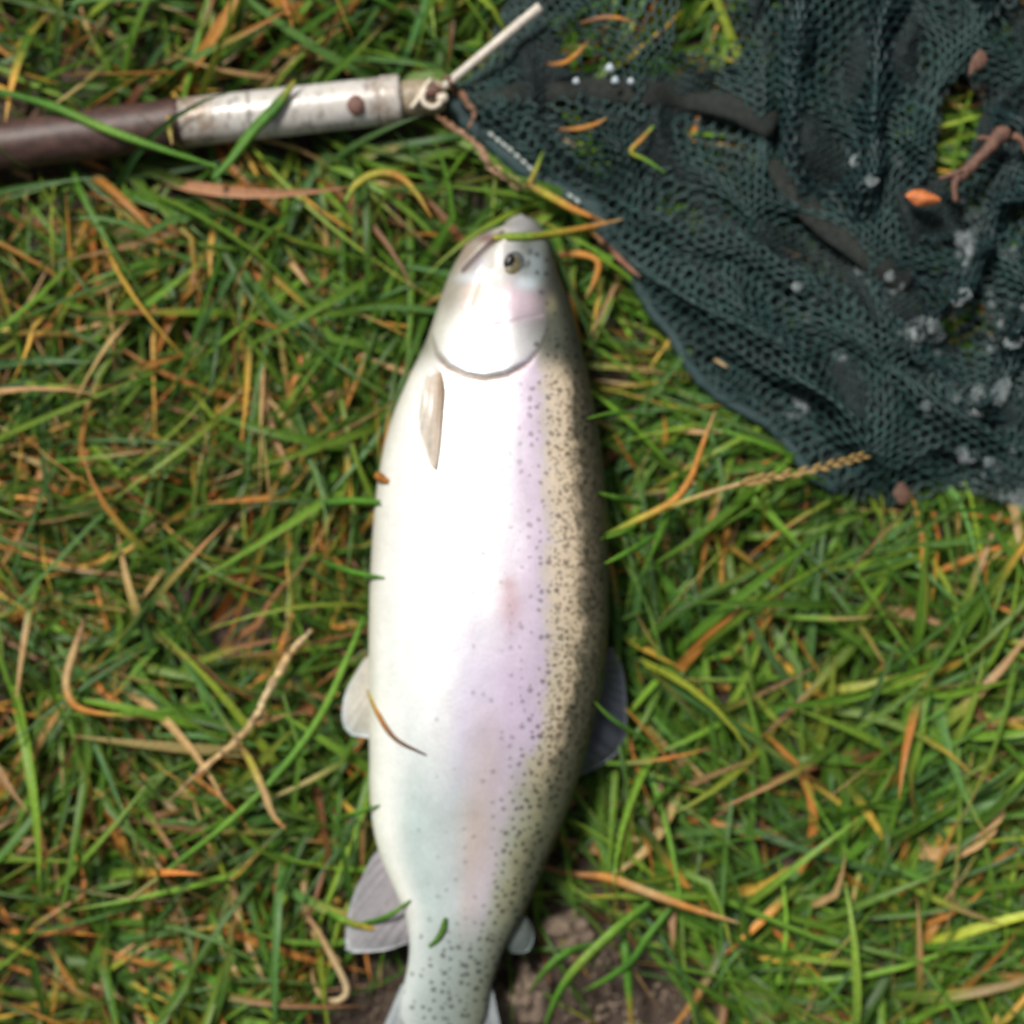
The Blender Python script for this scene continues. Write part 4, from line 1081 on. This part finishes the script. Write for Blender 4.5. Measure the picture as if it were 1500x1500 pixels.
def leaf(name, label, pts, z, mat, cup=.002, cat='leaf'):
    """closed outline in pixels -> a thin cupped leaf with thickness"""
    P = spline(list(pts) + [pts[0]], 29)[:-1]; c = P.mean(0); V = []; R = 5
    for s in (1, -1):
        for i in range(R + 1):
            f = i / R; q = c + (P - c) * f
            zz = z + cup * (1 - f * f) + s * .00022 * (1 - f ** 4) + .0006 * (fbm(q[:, 0] / 7, q[:, 1] / 7, 3, 2) - .5); V.append(at(q[:, 0], q[:, 1], zz))
    m = len(P); n = (R + 1) * m; g = grid_faces(R + 1, m, True)
    return obj(name, mesh_np(name, np.vstack(V), np.vstack([g[:, ::-1], g + n])), mat, label=label, cat=cat)
leaf('orange_leaf', 'small bright orange leaf lying on the net below the broken twig', [(1326, 286), (1336, 279), (1352, 278), (1368, 285), (1378, 293), (1364, 300), (1342, 301)], .0415, M_BUD, .003)
M_LEAF = m_plain('pinkish_dead_leaf', (.10, .048, .03), .75, nscale=360, lo=.5, hi=1.5, bstr=.5)
leaf('dead_leaf', 'shrivelled pinkish brown leaf on the net above the twig', [(1424, 84), (1436, 72), (1446, 84), (1440, 98), (1428, 104), (1420, 112), (1420, 98)], .040, M_LEAF, .0008)
leaf('dead_leaf', 'curled reddish leaf scrap under the net corner by the seed head', [(1308, 722), (1318, 706), (1330, 716), (1332, 732), (1318, 738)], .022, M_LEAF, .0008)
for lb, pth, wd, cs in [('thin orange grass bit on the net above the white beads', [(800, 94), (826, 92), (846, 78), (864, 58)], 8, [BR, OR, OR, BR]),
                        ('brown curved grass bit near the upper edge of the net', [(850, 34), (880, 26), (905, 26), (932, 34)], 7, [BR, (.3, .15, .08), OR, BR]),
                        ('orange grass bit on the net below the dark sleeve', [(818, 190), (850, 188), (872, 182), (890, 172)], 8, [BR, OR, OR, TA]),
                        ('yellow green forked grass bit on the middle of the net', [(958, 184), (940, 204), (924, 222), (946, 234), (976, 254)], 7, [GRL, OR, YE, GRL, GR]),
                        ('pale straw splinter on the lower band of the net', [(1046, 526), (1056, 532), (1066, 538)], 6, [TA, PT, TA])]:
    blade('grass_bit', lb, pth, wd, cs, cat='grass bit', lift=.0005, n=16)

# blades that lean onto the edge of the trout
def leaning():
    import bmesh
    bm = bmesh.new()
    for i in range(8):
        py = rng.uniform(600, 1360); left = rng.random() < .3
        ex = float(np.interp(py, FY, FL if left else FR)); sgn = 1 if left else -1
        a = rng.normal(0, 22); over = rng.uniform(6, 24)
        path = [(ex - sgn * rng.uniform(45, 90), py + a * 2 + rng.uniform(-20, 20)), (ex - sgn * rng.uniform(18, 30), py + a), (ex + sgn * over, py)]
        w_ = at(ex + sgn * over, py, FZ + .012); zt = float(fish_top(w_[0], w_[1])) + .0012; zt = max(zt, FZ + .006)
        dry = rng.random() < .35
        cs = [GRD, GR, YE, OR] if dry else ([GRD, GR, GRL] if rng.random() < .6 else [GRD, GR, GR])
        z0 = .022 + rng.uniform(0, .006)
        me = strand(path, rng.uniform(5, 10), cs, n=14, z=[z0, (z0 + zt) / 2 + .005, zt], taper=(.6, .3))
        bm.from_mesh(me); bpy.data.meshes.remove(me)
    me = bpy.data.meshes.new('leaning_grass'); bm.to_mesh(me); bm.free()
    obj('leaning_grass', me, M_GRASS, label='green and orange grass blades leaning onto the edges of the trout', cat='grass', kind='stuff')
leaning()
